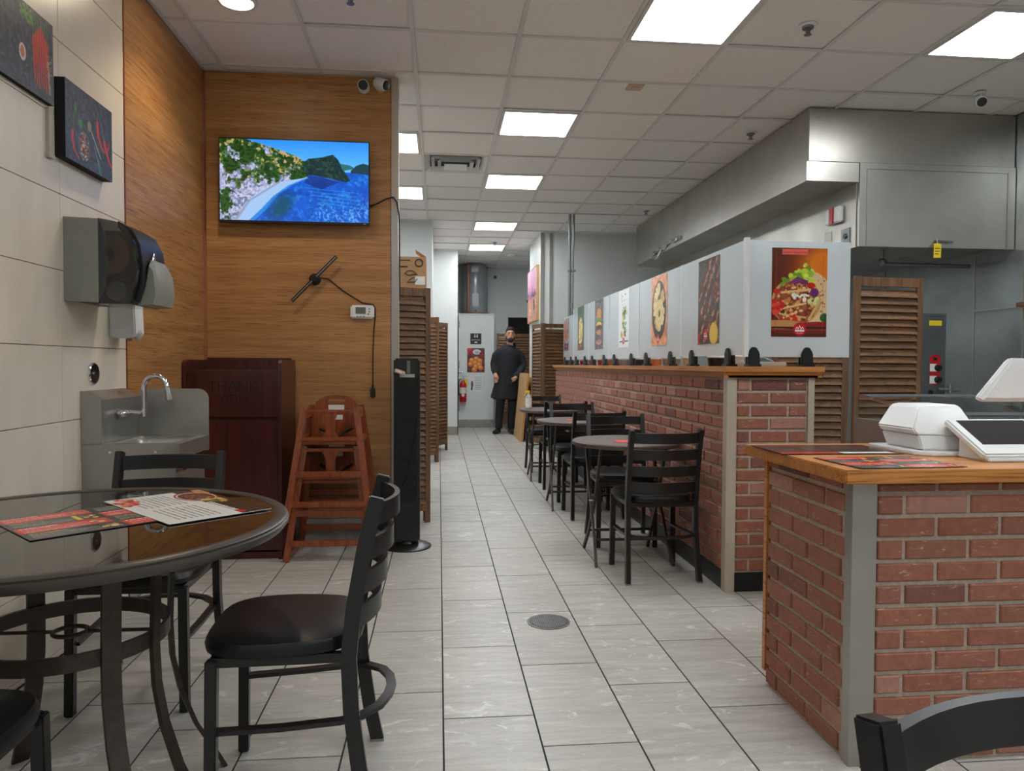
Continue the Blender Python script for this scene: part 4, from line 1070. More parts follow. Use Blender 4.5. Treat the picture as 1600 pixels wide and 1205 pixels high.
# stacked high chairs
def high_chair(loc, label):
    t = thing('high_chair', label, 'high chair', loc, group='stacked wooden high chairs')
    H = .68; fb, ft = .245, .155; d0, d1 = -.24, -.13; e0, e1 = .24, .13
    def leg(sx, sy):
        a = (sx*fb, d0 if sy < 0 else e0, 0); b = (sx*ft, d1 if sy < 0 else e1, H)
        mk('leg', MB().bar(a, b, .038, .024, up=(0, 1, 0)), 'hc', t, local=True, bevel=.004)
    for sx in (-1, 1):
        for sy in (-1, 1): leg(sx, sy)
    def at(z, sy):
        k = z/H; return fb+(ft-fb)*k, (d0+(d1-d0)*k) if sy < 0 else (e0+(e1-e0)*k)
    for z, h in ((.655, .02), (.49, .022), (.28, .036), (.105, .034)):
        x, y = at(z, -1); mk('front_rail', MB().box(-x, x, y-.012, y+.010, z-h/2, z+h/2), 'hc', t, local=True, bevel=.003)
    for z in (.28, .105):
        x, y = at(z, 1); mk('rear_rail', MB().box(-x, x, y-.01, y+.012, z-.018, z+.018), 'hc', t, local=True)
    for sx in (-1, 1):
        for z, h in ((.64, .06), (.48, .03), (.02, .035)):
            x, y = at(z, 1); _, y0 = at(z, -1)
            mk('side_rail', MB().box(sx*x-.011, sx*x+.011, y0, y, z-h/2, z+h/2), 'hc', t, local=True)
    x, y = at(.47, 1); _, y0 = at(.47, -1)
    mk('seat', MB().box(-x+.012, x-.012, y0+.012, y, .455, .47), 'hc', t, local=True)
    mk('crotch_post', MB().prism([(-.05, .5), (-.028, .53), (-.028, .6), (-.045, .645), (.045, .645), (.028, .6), (.028, .53), (.05, .5)], y0+.02, y0+.036, 'y'), 'hc', t, local=True)
    x, y = at(.64, 1)
    bb = MB().box(-x+.005, x-.005, y-.008, y+.008, .49, .66); N = 24; rows = []
    for yy in (y-.008, y+.008):
        for q in range(N):
            a = 2*math.pi*q/N; c, s_ = math.cos(a), math.sin(a); rows.append((.14*c, yy, .66+.085*max(s_, 0)))
        for q in range(N):
            a = 2*math.pi*q/N; c, s_ = math.cos(a), math.sin(a); rows.append((.054*math.copysign(abs(c)**.6, c), yy, .706+.013*math.copysign(abs(s_)**.6, s_)))
    fs = []
    for q in range(N):
        r = (q+1) % N
        fs += [(q, r, N+r, N+q), (2*N+q, 3*N+q, 3*N+r, 2*N+r), (q, 2*N+q, 2*N+r, r), (N+q, N+r, 3*N+r, 3*N+q)]
    bb.add(rows, fs); bk = mk('backrest', bb, 'hc', t, local=True)
    mk('warning_label', MB().box(-.05, .05, y-.0095, y-.008, .645, .68), 'paper', bk, local=True)
    mk('care_label', MB().box(-.005, .04, y-.0095, y-.008, .585, .615), 'paper', bk, local=True)
    mk('safety_strap', MB().tube([(-.1, y-.02, .53), (-.05, y-.05, .51), (-.02, y0+.06, .49)], .01, 6).tube([(.1, y-.02, .53), (.06, y-.05, .51), (.03, y0+.06, .49)], .01, 6), 'black', t, local=True)
    return t
high_chair((-.672, 4.66, 0), 'dark wooden high chair at the bottom of the stack by the waste cabinet')
high_chair((-.672, 4.655, .235), 'cherry wooden high chair stacked on top of another beside the waste cabinet')

# tower fan
FXc, FYc = -.22, 4.74
t = thing('tower_fan', 'tall black tower fan on a round base before the oak wall edge', 'fan', (FXc, FYc, 0))
mk('base', MB().lathe([(.155, 0), (.157, .008), (.14, .018), (.06, .03), (.05, .045)], (FXc, FYc, 0), 36), 'black', t, smooth=True)
mk('body', MB().box(FXc-.083, FXc+.083, FYc-.055, FYc+.06, .04, 1.215), 'black', t, bevel=.012)
mk('grille', MB().box(FXc-.066, FXc+.066, FYc-.058, FYc-.054, .3, 1.09), 'black_matte', t)
b = MB()
for k in range(12): b.box(FXc-.066, FXc+.066, FYc-.0605, FYc-.058, .31+.065*k, .3125+.065*k)
for k in range(9): b.box(FXc-.064+.016*k, FXc-.0625+.016*k, FYc-.0605, FYc-.058, .3, 1.09)
mk('grille_bars', b, 'black', t)
mk('control_strip', MB().box(FXc+.0, FXc+.022, FYc-.0575, FYc-.0545, 1.12, 1.2), 'lcd', t)
mk('badge', MB().box(FXc-.045, FXc+.05, FYc-.058, FYc-.0545, 1.095, 1.115), 'plastic_grey2', t)
rm = thing('remote_control', 'pale remote control clipped to the front of the tower fan', 'remote', (FXc-.045, FYc-.07, 1.12))
mk('case', MB().bar((FXc-.075, FYc-.07, 1.14), (FXc-.01, FYc-.07, 1.118), .02, .026), 'tanplastic', rm, bevel=.004)
mk('button_row', MB().bar((FXc-.065, FYc-.081, 1.1375), (FXc-.03, FYc-.081, 1.1255), .002, .01), 'paper', rm)
tc = thing('fan_cable', 'thin dark cable hanging across the tower fan front', 'cable', (FXc, FYc-.065, .3))
mk('lead', MB().tube([(FXc+.075, FYc-.064, 1.11), (FXc+.078, FYc-.066, .95), (FXc+.06, FYc-.066, .75), (FXc+.0, FYc-.066, .45), (FXc-.06, FYc-.066, .33), (FXc-.078, FYc-.066, .22), (FXc-.085, FYc-.06, .1)], .003, 6), 'black_matte', tc)

# storage shelf and cardboard box behind the first louvered screen
t = thing('storage_rack', 'steel wire storage rack behind the louvered screen', 'rack', (-.6, 6.5, 0))
for x in (-1.0, -.12):
    for y in (6.25, 6.75): mk('post', MB().cyl((x, y, 0), (x, y, 1.66), .012, 8), 'galv', t)
for z in (.2, .9, 1.64): mk('shelf', MB().box(-1.01, -.11, 6.24, 6.76, z, z+.02), 'galv', t)
bx = thing('cardboard_box', 'brown cardboard box with printed drawing and shipping label', 'box', (-.4, 6.45, 1.66))
bx0, bx1, by0, by1, bz0, bz1 = -.66, -.128, 6.26, 6.7, 1.66, 2.085
mk('carton', MB().box(bx0, bx1, by0, by1, bz0, bz1), 'card', bx)
mk('flap', MB().bar((-.128, by0+.1, bz1+.0), (-.215, by0+.1, bz1+.055), .2, .006, up=(.4, 0, 1)), 'card', bx)
mk('shipping_label', MB().box(-.218, -.136, by0-.002, by0, 1.85, 1.92), 'paper', bx)
pm = MB()
pm.tube([(-.185+.032*math.cos(i*math.pi/8), by0-.001, 2.035+.03*math.sin(i*math.pi/8)) for i in range(16)], .005, 5, True)
pm.tube([(-.305, by0-.001, 1.945), (-.28, by0-.001, 1.965), (-.25, by0-.001, 1.97), (-.215, by0-.001, 1.95), (-.2, by0-.001, 1.935), (-.24, by0-.001, 1.935), (-.27, by0-.001, 1.925), (-.305, by0-.001, 1.945)], .004, 5)
pm.tube([(-.225, by0-.001, 1.915), (-.26, by0-.001, 1.895), (-.285, by0-.001, 1.872), (-.22, by0-.001, 1.872), (-.2, by0-.001, 1.9)], .004, 5)
pm.box(-.36, -.26, by0-.0015, by0, 2.05, 2.058).box(-.36, -.28, by0-.0015, by0, 1.995, 2.006)
mk('printing', pm, 'ink', bx)

# ================================================================== POSTERS
def poster(name, label, cv, loc, W, H, rotz, material='print_gloss', group='food posters on the acrylic panels', cat='poster'):
    o = print_sheet(name, cv, W, H, material, None); o.location = loc; o.rotation_euler = (0, 0, rotz)
    return tag(o, label, cat, group)
rp = -math.pi/2
# wrap
A = .65; cv = Cv(180, 276, A, (60, 20, 18))
cv.grad((70, 18, 16), (226, 120, 20), lambda u, v: .15+1.15*np.exp(-((u-.95)/.45)**2-((v-.2)/.26)**2))
cv.blobs(22, (.3, .08, A, .3), [(250, 190, 60), (240, 150, 40)], (.002, .005), 5)
cv.rect(0, .86, A, 1, (92, 28, 18)); cv.rect(0, .9, A, .93, (150, 60, 40), .6)
cv.ell(.5, .56, .22, .3, (226, 196, 150), -.25); cv.poly([(.4, .24), (.58, .3), (A, .38), (A, .7), (.55, .76), (.42, .8)], (224, 192, 146))
cv.blobs(26, (.5, .36, A, .72), [(150, 84, 50), (190, 140, 90), (120, 60, 36)], (.006, .014), 6)
cv.ell(.29, .6, .29, .27, (206, 150, 84), -.2)
cv.blobs(80, (.06, .17, .48, .44), [(190, 214, 60), (150, 190, 50), (214, 230, 110), (110, 150, 40)], (.022, .045), 7, lambda u, v: v > .46-.75*u)
cv.ell(.28, .62, .255, .25, (150, 80, 44), -.2)
for k in range(5): cv.line(.1+.02*k, .47-.01*k, .3, .33+.014*k, .012, [(96, 30, 90), (150, 70, 150)][k % 2]); cv.line(.3, .33+.014*k, .42, .37+.01*k, .012, (110, 36, 104))
cv.blobs(240, (.04, .4, .52, .82), [(90, 40, 26), (236, 190, 130), (170, 92, 48), (206, 130, 70), (120, 58, 34), (222, 160, 96), (140, 66, 40)], (.014, .034), 9, lambda u, v: ((u-.28)/.25)**2+((v-.6)/.22)**2 < 1)
cv.line(.12, .5, .42, .47, .026, (226, 184, 120)); cv.line(.14, .68, .4, .62, .022, (226, 190, 124)); cv.line(.1, .74, .4, .78, .018, (214, 170, 104))
cv.blobs(14, (.2, .52, .44, .58), [(240, 234, 220), (228, 220, 200)], (.014, .03), 10)
cv.blobs(16, (.01, .58, .14, .72), [(200, 34, 30), (226, 70, 50)], (.025, .04), 11); cv.ell(.06, .49, .04, .03, (200, 40, 34)); cv.ell(.46, .42, .05, .035, (196, 40, 34)); cv.blobs(8, (.1, .76, .3, .82), [(204, 50, 36), (190, 40, 30)], (.02, .03), 12)
cv.ell(.5, .5, .05, .05, (110, 40, 110)); cv.blobs(14, (.42, .56, .56, .64), [(190, 204, 110), (220, 220, 150)], (.015, .026), 13); cv.line(.44, .8, .56, .6, .03, (214, 176, 110))
cv.ell(.1, .86, .3, .05, (196, 140, 84)); cv.ell(.55, .86, .2, .035, (150, 34, 30)); cv.ell(.62, .78, .05, .05, (40, 90, 40)); cv.rect(0, .885, A, .905, (60, 24, 18))
for a_ in ((.05, .06, .05, .95), (.6, .06, .6, .95), (.05, .95, .6, .95)): cv.line(*a_, .004, (190, 80, 60), .8)
cv.rect(.12, .015, .42, .075, (240, 110, 96))
cv.logo(.335, .91, .075)
wp = poster('wrap_poster', 'tall poster of a stuffed wrap on orange, on the end acrylic', cv, (1.845, 3.6465, 1.56), .3, .46, 0)
lt = lettering('Lavash Shawarma', .0185, (1.845-.15+.27*.3/.65, 3.644, 1.56+.23-.047*.46), 'red', wp, depth=.0003); lt.location = (-.15+.27*.4615, -.0019, .23-.047*.46)
def dark_table(A, nx, ny, c, seed, amt=.5):
    cv = Cv(nx, ny, A, c); cv.im = cv.im*(1-amt/2+amt*cv.noise(14, seed)[..., None]); return cv
# skewers
A = .66; cv = dark_table(A, 130, 200, (64, 50, 44), 3)
for k in range(6):
    x0, y0 = -.1+.19*k-.25, .95; x1, y1 = x0+.75, .02
    cv.line(x0, y0, x1, y1, .085, (104, 58, 42))
    g = random.Random(k)
    for i in range(26):
        s_ = i/26; u, v = x0+(x1-x0)*s_, y0+(y1-y0)*s_
        cv.ell(u+g.uniform(-.02, .02), v+g.uniform(-.02, .02), .034, .02, g.choice([(166, 104, 78), (128, 70, 52), (194, 136, 106), (98, 52, 40), (180, 120, 96)]), -.9+g.uniform(-.4, .4))
cv.blobs(16, (0, .02, .2, .14), [(90, 120, 50), (60, 90, 40)], (.01, .02), 4); cv.blobs(14, (.5, .3, A, .5), [(190, 50, 40), (214, 80, 60)], (.012, .02), 5)
cv.ell(.5, .88, .13, .13, (228, 184, 50)); cv.ell(.5, .88, .11, .11, (240, 204, 90)); cv.ell(.03, .93, .05, .06, (180, 30, 30)); cv.logo(.25, .89, .07)
PZ = lambda a, b: (a+b)/2
poster('skewer_poster', 'poster of grilled meat skewers and a lemon on the nearest side acrylic', cv, (AX-.0035, 4.17, 1.556), .335, .5, rp)
# dip plate
A = .66; cv = dark_table(A, 110, 170, (220, 150, 110), 6, .3)
cv.ell(.33, .5, .3, .42, (72, 52, 48)); g = random.Random(8)
for k in range(40):
    a = g.uniform(0, 6.28); cv.ell(.33+.16*math.cos(a), .45+.26*math.sin(a), .09, .04, g.choice([(236, 206, 140), (222, 184, 110), (246, 224, 170)]), a)
cv.ell(.35, .54, .17, .2, (240, 216, 150)); cv.ring(.35, .54, .12, .014, (220, 188, 110)); cv.ell(.35, .54, .05, .06, (150, 120, 60)); cv.ell(.35, .54, .02, .025, (80, 90, 40))
cv.logo(.3, .9, .065)
poster('dip_poster', 'poster of a dip plate ringed by flatbread on orange', cv, (AX-.0035, 5.14, 1.572), .37, .5, rp)
# salad
A = .62; cv = Cv(90, 140, A, (234, 238, 236)); g = random.Random(2)
cv.blobs(70, (.18, .3, .46, .8), [(90, 140, 60), (150, 180, 80), (226, 196, 120), (200, 150, 90), (60, 100, 50)], (.02, .05), 3, lambda u, v: abs(u-.32) < .05+.12*v)
cv.blobs(20, (.15, .05, .5, .5), [(110, 150, 70), (60, 90, 50)], (.01, .02), 4); cv.rect(.06, .88, .56, .9, (60, 60, 60)); cv.logo(.3, .88, .06)
poster('salad_poster', 'white poster of a falling green salad', cv, (AX-.0035, 6.145, 1.573), .355, .49, rp)
# burger
A = .6; cv = dark_table(A, 80, 130, (92, 84, 78), 5)
cv.ell(.3, .3, .17, .12, (206, 140, 80)); cv.rect(.12, .38, .48, .44, (90, 140, 50)); cv.ell(.3, .5, .19, .05, (226, 190, 80)); cv.ell(.3, .57, .18, .06, (90, 50, 36)); cv.ell(.3, .66, .17, .05, (196, 130, 74)); cv.ell(.3, .86, .22, .04, (190, 130, 110)); cv.logo(.3, .88, .05)
poster('burger_poster', 'dark poster of a tall stacked burger', cv, (AX-.0035, 7.13, 1.58), .36, .49, rp)
A = .6; cv = dark_table(A, 80, 130, (70, 96, 66), 7)
cv.ell(.3, .55, .2, .3, (226, 196, 130)); cv.blobs(60, (.12, .28, .48, .82), [(200, 140, 80), (236, 214, 150), (110, 150, 70)], (.02, .04), 5); cv.rect(0, .85, A, 1, (110, 80, 60)); cv.logo(.3, .9, .05)
poster('platter_poster', 'green poster of a bread platter', cv, (AX-.0035, 8.06, 1.585), .345, .485, rp)
A = .6; cv = dark_table(A, 70, 110, (130, 120, 118), 8)
cv.rect(0, .1, A, .35, (170, 130, 120)); cv.ell(.3, .5, .2, .16, (190, 110, 80)); cv.rect(.05, .78, .55, .95, (96, 30, 80)); cv.logo(.3, .85, .05)
poster('drink_poster', 'small poster with a purple band on the farthest acrylic panel', cv, (AX-.0035, 8.985, 1.55), .34, .4, rp)

# ================================================================== FURNITURE
def ladder_chair(loc, rz, label, group, tilt=.085):
    """black metal chair, front toward local +y"""
    t = thing('ladder_back_chair', label, 'chair', loc, rz, group)
    for sx in (-1, 1):
        mk('front_leg', MB().bar((sx*.185, .175, 0), (sx*.18, .17, .425), .03, .03, up=(0, 1, 0)), 'blackmetal', t, local=True, bevel=.003)
        pts = [(sx*.2, -.225, 0), (sx*.195, -.2, .12), (sx*.19, -.178, .28), (sx*.19, -.172, .42), (sx*.19, -.185, .55), (sx*.19, -.212, .7), (sx*.19, -.245, .835)]
        p = mk('back_post', MB().strip(pts, .026, .04, (1, 0, 0)), 'blackmetal', t, local=True, bevel=.003)
        mk('foot_cap', MB().box(sx*.2-.014, sx*.2+.014, -.245, -.205, 0, .008), 'plastic_grey', p, local=True)
    for z in (.79, .70, .61, .52):
        y0 = -.172-max(0, z-.45)*.19
        pts = [(x, y0-.055*(1-(x/.19)**2), z) for x in [-.19+.38*k/12 for k in range(13)]]
        mk('back_slat', MB().strip(pts, .055, .014, (0, 0, 1)), 'blackmetal', t, local=True, smooth=True)
    mk('seat_frame', MB().box(-.18, .18, -.17, -.15, .405, .43).box(-.18, .18, .155, .175, .405, .43).box(-.185, -.165, -.17, .175, .405, .43).box(.165, .185, -.17, .175, .405, .43), 'blackmetal', t, local=True)
    def outline(k, z):
        out = []
        for i in range(32):
            a = 2*math.pi*i/32; c, s = math.cos(a), math.sin(a)
            x = .212*k*math.copysign(abs(c)**.55, c); y = .205*k*math.copysign(abs(s)**.6, s)
            x *= 1-.12*(1 if y < 0 else 0)*abs(y)/.2
            out.append((x, y+.005, z))
        return out
    mk('seat', MB().loft([outline(.93, .428), outline(1.0, .436), outline(1.01, .452), outline(.97, .468), outline(.85, .476), outline(.5, .479), outline(.1, .48)]), 'vinyl', t, smooth=True, local=True)
    # U-shaped stretcher that wraps round the back
    pts = [(-.172, .16, .235), (-.178, 0, .24), (-.18, -.15, .25), (-.165, -.2, .253), (-.12, -.245, .257), (-.06, -.268, .26), (0, -.275, .26), (.06, -.268, .26), (.12, -.245, .257), (.165, -.2, .253), (.18, -.15, .25), (.178, 0, .24), (.172, .16, .235)]
    mk('stretcher', MB().strip(pts, .012, .026, lambda i: (0, 0, 1)), 'blackmetal', t, local=True, smooth=True)
    return t
AIS = 'black ladder-back chairs along the brick half wall'
DIN = 'black ladder-back chairs around the glass table'
CH = ladder_chair((1.19, 4.045, 0), .02, 'black ladder-back chair with its back to the metal-edged end of the brick half wall', AIS)
dup(CH, (1.20, 4.78, 0), math.pi-.05, 'black ladder-back chair across the first bistro table from the half wall end', AIS)
dup(CH, (1.18, 5.66, 0), .04, 'black ladder-back chair tucked under the middle bistro table, back toward the half wall end', AIS)
dup(CH, (1.19, 6.35, 0), math.pi, 'black ladder-back chair at the middle bistro table, facing the half wall end', AIS)
dup(CH, (1.17, 7.02, 0), .0, 'black ladder-back chair tucked under the bistro table that holds the spray bottle', AIS)
dup(CH, (1.17, 8.05, 0), math.pi, 'black ladder-back chair beyond the spray bottle by the far half wall end', AIS)
dup(CH, (-.425, 2.09, 0), math.pi/2+.03, 'black ladder-back chair at the glass table with its side to the aisle', DIN)
dup(CH, (-1.055, 2.72, 0), math.pi+.0, 'black ladder-back chair between the glass table and the hand sink', DIN)
dup(CH, (-1.05, 1.475, 0), .0, 'black chair at the glass table opposite the hand sink, only a seat corner showing', DIN)
dup(CH, (.63, .45, 0), math.pi+.12, 'black ladder-back chair in front of the brick service counter, only its top rail showing', 'black ladder-back chair by the counter')

# round glass dining table
TX, TY, TZ, TR = -.972, 1.995, .765, .545
t = thing('glass_table', 'round smoked glass dining table with curved bronze legs', 'table', (TX, TY, 0))
mk('glass_top', MB().lathe([(TR-.035, TZ-.009), (TR-.035, TZ-.003)], (TX, TY, 0), 72), 'glass_table', t)
rp_ = [(TR-.045, TZ-.03), (TR-.01, TZ-.034), (TR, TZ-.022), (TR+.002, TZ-.012), (TR-.004, TZ-.009), (TR-.002, TZ-.004), (TR-.01, TZ+.001), (TR-.03, TZ+.001), (TR-.036, TZ-.002), (TR-.036, TZ-.01), (TR-.045, TZ-.012)]
mb = MB(); n = 72; k_ = len(rp_)
for i in range(n):
    a = 2*math.pi*i/n
    for r, z in rp_: mb.v.append((TX+r*math.cos(a), TY+r*math.sin(a), z))
for i in range(n):
    for q in range(k_): mb.f.append((i*k_+q, ((i+1) % n)*k_+q, ((i+1) % n)*k_+(q+1) % k_, i*k_+(q+1) % k_))
mk('rim', mb, 'rim', t, smooth=True)
base_a = math.atan2(-TY, CAM.x-TX)
for dg in (20, 50, 95, 200, 230, 275):
    a = base_a+math.radians(dg); u = Vector((math.cos(a), math.sin(a), 0)); sd = (-math.sin(a), math.cos(a), 0)
    c = Vector((TX, TY, 0))
    pts = [c+u*r+Vector((0, 0, z)) for r, z in ((.25, TZ-.03), (.245, .6), (.24, .46), (.245, .36), (.265, .26), (.305, .15), (.36, .05), (.385, .0))]
    mk('leg', MB().strip(pts, .044 if dg in (20, 200) else .028, .012, sd), 'bronze', t, smooth=True)
for z, r, h in ((.475, .232, .04),):
    ring = MB(); N = 48
    pts = [(TX+r*math.cos(2*math.pi*i/N), TY+r*math.sin(2*math.pi*i/N), z) for i in range(N+1)]
    ring.strip(pts, h, .01, (0, 0, 1)); mk('ring', ring, 'bronze', t, smooth=True)
mk('umbrella_ring', MB().tube([(TX+.04*math.cos(2*math.pi*i/20), TY+.04*math.sin(2*math.pi*i/20), .478) for i in range(20)], .006, 8, True), 'bronze', t, smooth=True)
mk('cross_wire', MB().cyl((TX-.23, TY, .478), (TX-.04, TY, .478), .005, 8).cyl((TX+.04, TY, .478), (TX+.23, TY, .478), .005, 8), 'bronze', t)
mk('top_frame', MB().bar((TX-.5, TY, TZ-.028), (TX-.25, TY, TZ-.03), .03, .012).bar((TX+.25, TY, TZ-.03), (TX+.5, TY, TZ-.028), .03, .012).bar((TX, TY-.5, TZ-.028), (TX, TY-.25, TZ-.03), .03, .012).bar((TX, TY+.25, TZ-.03), (TX, TY+.5, TZ-.028), .03, .012), 'bronze', t)

# menus
def flat_sheet(name, label, cv, corners, z, group=None, cat='menu', t=.0012):
    """sheet lying flat: corners = far-left, far-right, near-right, near-left as seen when reading u to the right"""
    c = [Vector((*p, z)) for p in corners]
    ux = (c[1]-c[0]); vy = (c[0]-c[3]); W, H = ux.length, vy.length
    o = print_sheet(name, cv, W, H, 'print_gloss', None, t)
    X = ux.normalized(); Y = vy-X*vy.dot(X); Y.normalize(); Z = X.cross(Y)
    # local x -> X, local z -> Y (up the page), local -y (print) -> up
    M_ = Matrix.Identity(4)
    for i in range(3): M_[i][0] = X[i]; M_[i][2] = Y[i]; M_[i][1] = -Z[i]
    ctr = (c[0]+c[2])/2
    for i in range(3): M_[i][3] = ctr[i]
    o.matrix_world = M_
    return tag(o, label, cat, group)
def red_menu(seed, A=1.4):
    cv = Cv(220, 150, A, (52, 48, 50)); g = random.Random(seed)
    for r in range(4):
        v0 = .02+r*.245
        for c_ in range(2):
            u0 = .02+c_*A/2; red = (r+c_) % 2 == 0
            col = (214, 56, 50) if red else (58, 54, 56)
            cv.rect(u0, v0, u0+A/2-.03, v0+.22, col)
            cv.script(u0+.03, v0+.03, u0+.3, .03, (240, 226, 210) if red else (230, 190, 60), seed*31+r*2+c_)
            for k in range(4): cv.script(u0+.03, v0+.085+k*.035, u0+A/2-.2, .014, (238, 200, 190) if red else (200, 196, 190), seed*57+r*13+c_*5+k)
            cv.blobs(10, (u0+A/2-.17, v0+.05, u0+A/2-.05, v0+.18), [(226, 170, 90), (200, 110, 60), (240, 214, 150), (120, 150, 60)], (.015, .035), seed+r*7+c_)
    cv.rect(.5, .27, .54, .47, (240, 206, 60)); cv.rect(.98, .02, 1.02, .2, (240, 206, 60))
    return cv
flat_sheet('red_menu', 'red and black printed menu lying on the glass table', red_menu(3), [(-1.16, 2.02), (-.84, 2.32), (-.66, 2.10), (-.94, 1.80)], TZ-.0018, 'menus on the tables')
A = 1.3; cv = Cv(220, 170, A, (232, 230, 224))
cv.rect(0, 0, A, .3, (58, 44, 36)); cv.rect(.02, .0, .0, 0, (0, 0, 0))
cv.ell(.34, .22, .26, .2, (150, 40, 34)); cv.ell(.34, .22, .235, .18, (240, 232, 226)); cv.ell(.34, .22, .215, .165, (90, 50, 38)); cv.blobs(60, (.18, .1, .5, .34), [(140, 80, 50), (190, 120, 70), (110, 40, 36), (150, 60, 50)], (.015, .03), 3)
cv.poly([(.0, 0), (.22, 0), (.3, .06), (.1, .12), (0, .1)], (206, 140, 84)); cv.blobs(24, (.5, .05, .72, .25), [(110, 140, 70), (210, 190, 110), (200, 120, 70)], (.02, .04), 5)
for k in range(9): cv.rect(.66+k*.055, .24, .70+k*.055, .34, (232, 230, 224))
cv.ell(1.2, .26, .05, .045, (200, 34, 40))
for k in range(8):
    for q in range(2): cv.script(.1+q*.6, .46+k*.055, .6+q*.6, .022, (120, 112, 106), 60+k*2+q)
cv.blobs(40, (.02, .78, .4, .98), [(200, 60, 54), (226, 150, 90), (236, 120, 110), (180, 40, 40)], (.03, .05), 7)
flat_sheet('white_menu', 'white printed menu with a food photo lying on the glass table', cv, [(-.80, 2.465), (-.495, 2.13), (-.70, 1.945), (-1.00, 2.26)], TZ+.0005, 'menus on the tables')
flat_sheet('red_menu', 'red and black menu lying on the wooden counter top near its front corner', red_menu(5), [(1.19, 2.235), (1.53, 2.25), (1.52, 2.0), (1.175, 1.985)], .885, 'menus on the tables')
dm = red_menu(9); dm.im = dm.im*np.array((.45, .5, .5)); dm.rect(.02, .8, .7, .95, (200, 40, 44)); dm.rect(.72, .8, 1.3, .95, (226, 222, 214))
flat_sheet('dark_menu', 'dark printed menu lying on the wooden counter top behind the red menu', dm, [(1.175, 2.58), (1.6, 2.57), (1.5, 2.33), (1.16, 2.31)], .885, 'menus on the tables')

# bistro tables
def bistro(loc, label):
    t = thing('bistro_table', label, 'table', loc, 0, 'small round folding tables by the half wall')
    mk('table_top', MB().lathe([(.318, .69), (.328, .694), (.33, .704), (.33, .714), (.324, .72)], (0, 0, 0), 40), 'bistro_top', t, local=True, smooth=True)
    for sx in (-1, 1):
        mk('leg', MB().strip([(sx*.215, .17, .69), (sx*.215, .02, .36), (sx*.22, -.13, .14), (sx*.23, -.23, 0)], .014, .026, (1, 0, 0)), 'bistro_leg', t, local=True)
        mk('leg', MB().strip([(sx*.195, -.17, .69), (sx*.195, -.02, .36), (sx*.2, .13, .14), (sx*.21, .24, 0)], .014, .026, (1, 0, 0)), 'bistro_leg', t, local=True)
        mk('pivot', MB().cyl((sx*.185, 0, .35), (sx*.228, 0, .35), .009, 8), 'galv', t, local=True)
    mk('cross_bar', MB().cyl((-.2, .13, .14), (.2, .13, .14), .009, 8), 'bistro_leg', t, local=True)
    mk('cross_bar', MB().cyl((-.22, -.13, .14), (.22, -.13, .14), .009, 8), 'bistro_leg', t, local=True)
    mk('top_rail', MB().bar((-.215, .17, .682), (.215, .17, .682), .03, .014).bar((-.2, -.17, .682), (.2, -.17, .682), .03, .014), 'bistro_leg', t, local=True)
    return t
BT = bistro((1.125, 4.38, 0), 'small round brown bistro table nearest the metal-edged half wall end')
dup(BT, (1.125, 6.02, 0), 0, 'small round brown bistro table in the middle of the row along the half wall')
dup(BT, (1.14, 7.52, 0), 0, 'small round brown bistro table holding the spray bottle')
for (x, y, lb) in ((1.13, 4.30, 'small red leaflet on the bistro table nearest the half wall end'), (1.13, 5.98, 'small red leaflet on the middle bistro table')):
    o = thing('leaflet', lb, 'leaflet', (x, y, .72), group='red leaflets on the bistro tables')
    mk('card', MB().box(x-.09, x+.06, y-.07, y+.06, .7205, .7225), 'pink', o)
    mk('fold', MB().box(x-.03, x+.06, y-.068, y+.058, .7225, .7235), 'pink', o)
t = thing('spray_bottle', 'clear spray bottle with white label and yellow nozzle on the far bistro table', 'bottle', (.9, 7.46, .72))
mk('body', MB().lathe([(.03, 0), (.034, .01), (.034, .12), (.026, .14), (.013, .155), (.012, .17)], (.9, 7.46, .72), 18), 'plastic_grey2', t, smooth=True)
mk('label', MB().lathe([(.0345, .02), (.0345, .115)], (.9, 7.46, .72), 18), 'paper', t, smooth=True)
mk('nozzle', MB().box(.865, .912, 7.448, 7.472, .888, .912).bar((.872, 7.46, .89), (.858, 7.46, .862), .01, .01), 'yellow', t)

# ================================================================== POINT OF SALE AND KITCHEN EQUIPMENT
CT = .8835
t = thing('receipt_printer', 'white angular receipt printer on a flat base on the counter top', 'receipt printer', (1.68, 2.42, CT))
mk('base', MB().prism([(1.56, 2.29), (1.60, 2.25), (1.80, 2.25), (1.80, 2.55), (1.56, 2.55)], CT, CT+.014, 'z'), 'plastic_white', t, bevel=.003)
b = MB().loft([[(1.60, 2.30, CT+.014), (1.785, 2.29, CT+.014), (1.785, 2.5, CT+.014), (1.60, 2.5, CT+.014)], [(1.585, 2.305, CT+.065), (1.785, 2.285, CT+.06), (1.785, 2.51, CT+.065), (1.585, 2.51, CT+.065)]])
mk('lower_case', b, 'plastic_white', t, bevel=.004)
b = MB().loft([[(1.585, 2.305, CT+.066), (1.785, 2.285, CT+.061), (1.785, 2.51, CT+.066), (1.585, 2.51, CT+.066)], [(1.572, 2.315, CT+.085), (1.785, 2.29, CT+.085), (1.785, 2.515, CT+.085), (1.572, 2.515, CT+.085)], [(1.615, 2.35, CT+.158), (1.76, 2.335, CT+.158), (1.76, 2.505, CT+.158), (1.615, 2.505, CT+.158)], [(1.635, 2.36, CT+.165), (1.755, 2.345, CT+.165), (1.755, 2.5, CT+.165), (1.635, 2.5, CT+.165)]])
mk('upper_case', b, 'plastic_white', t, bevel=.008)

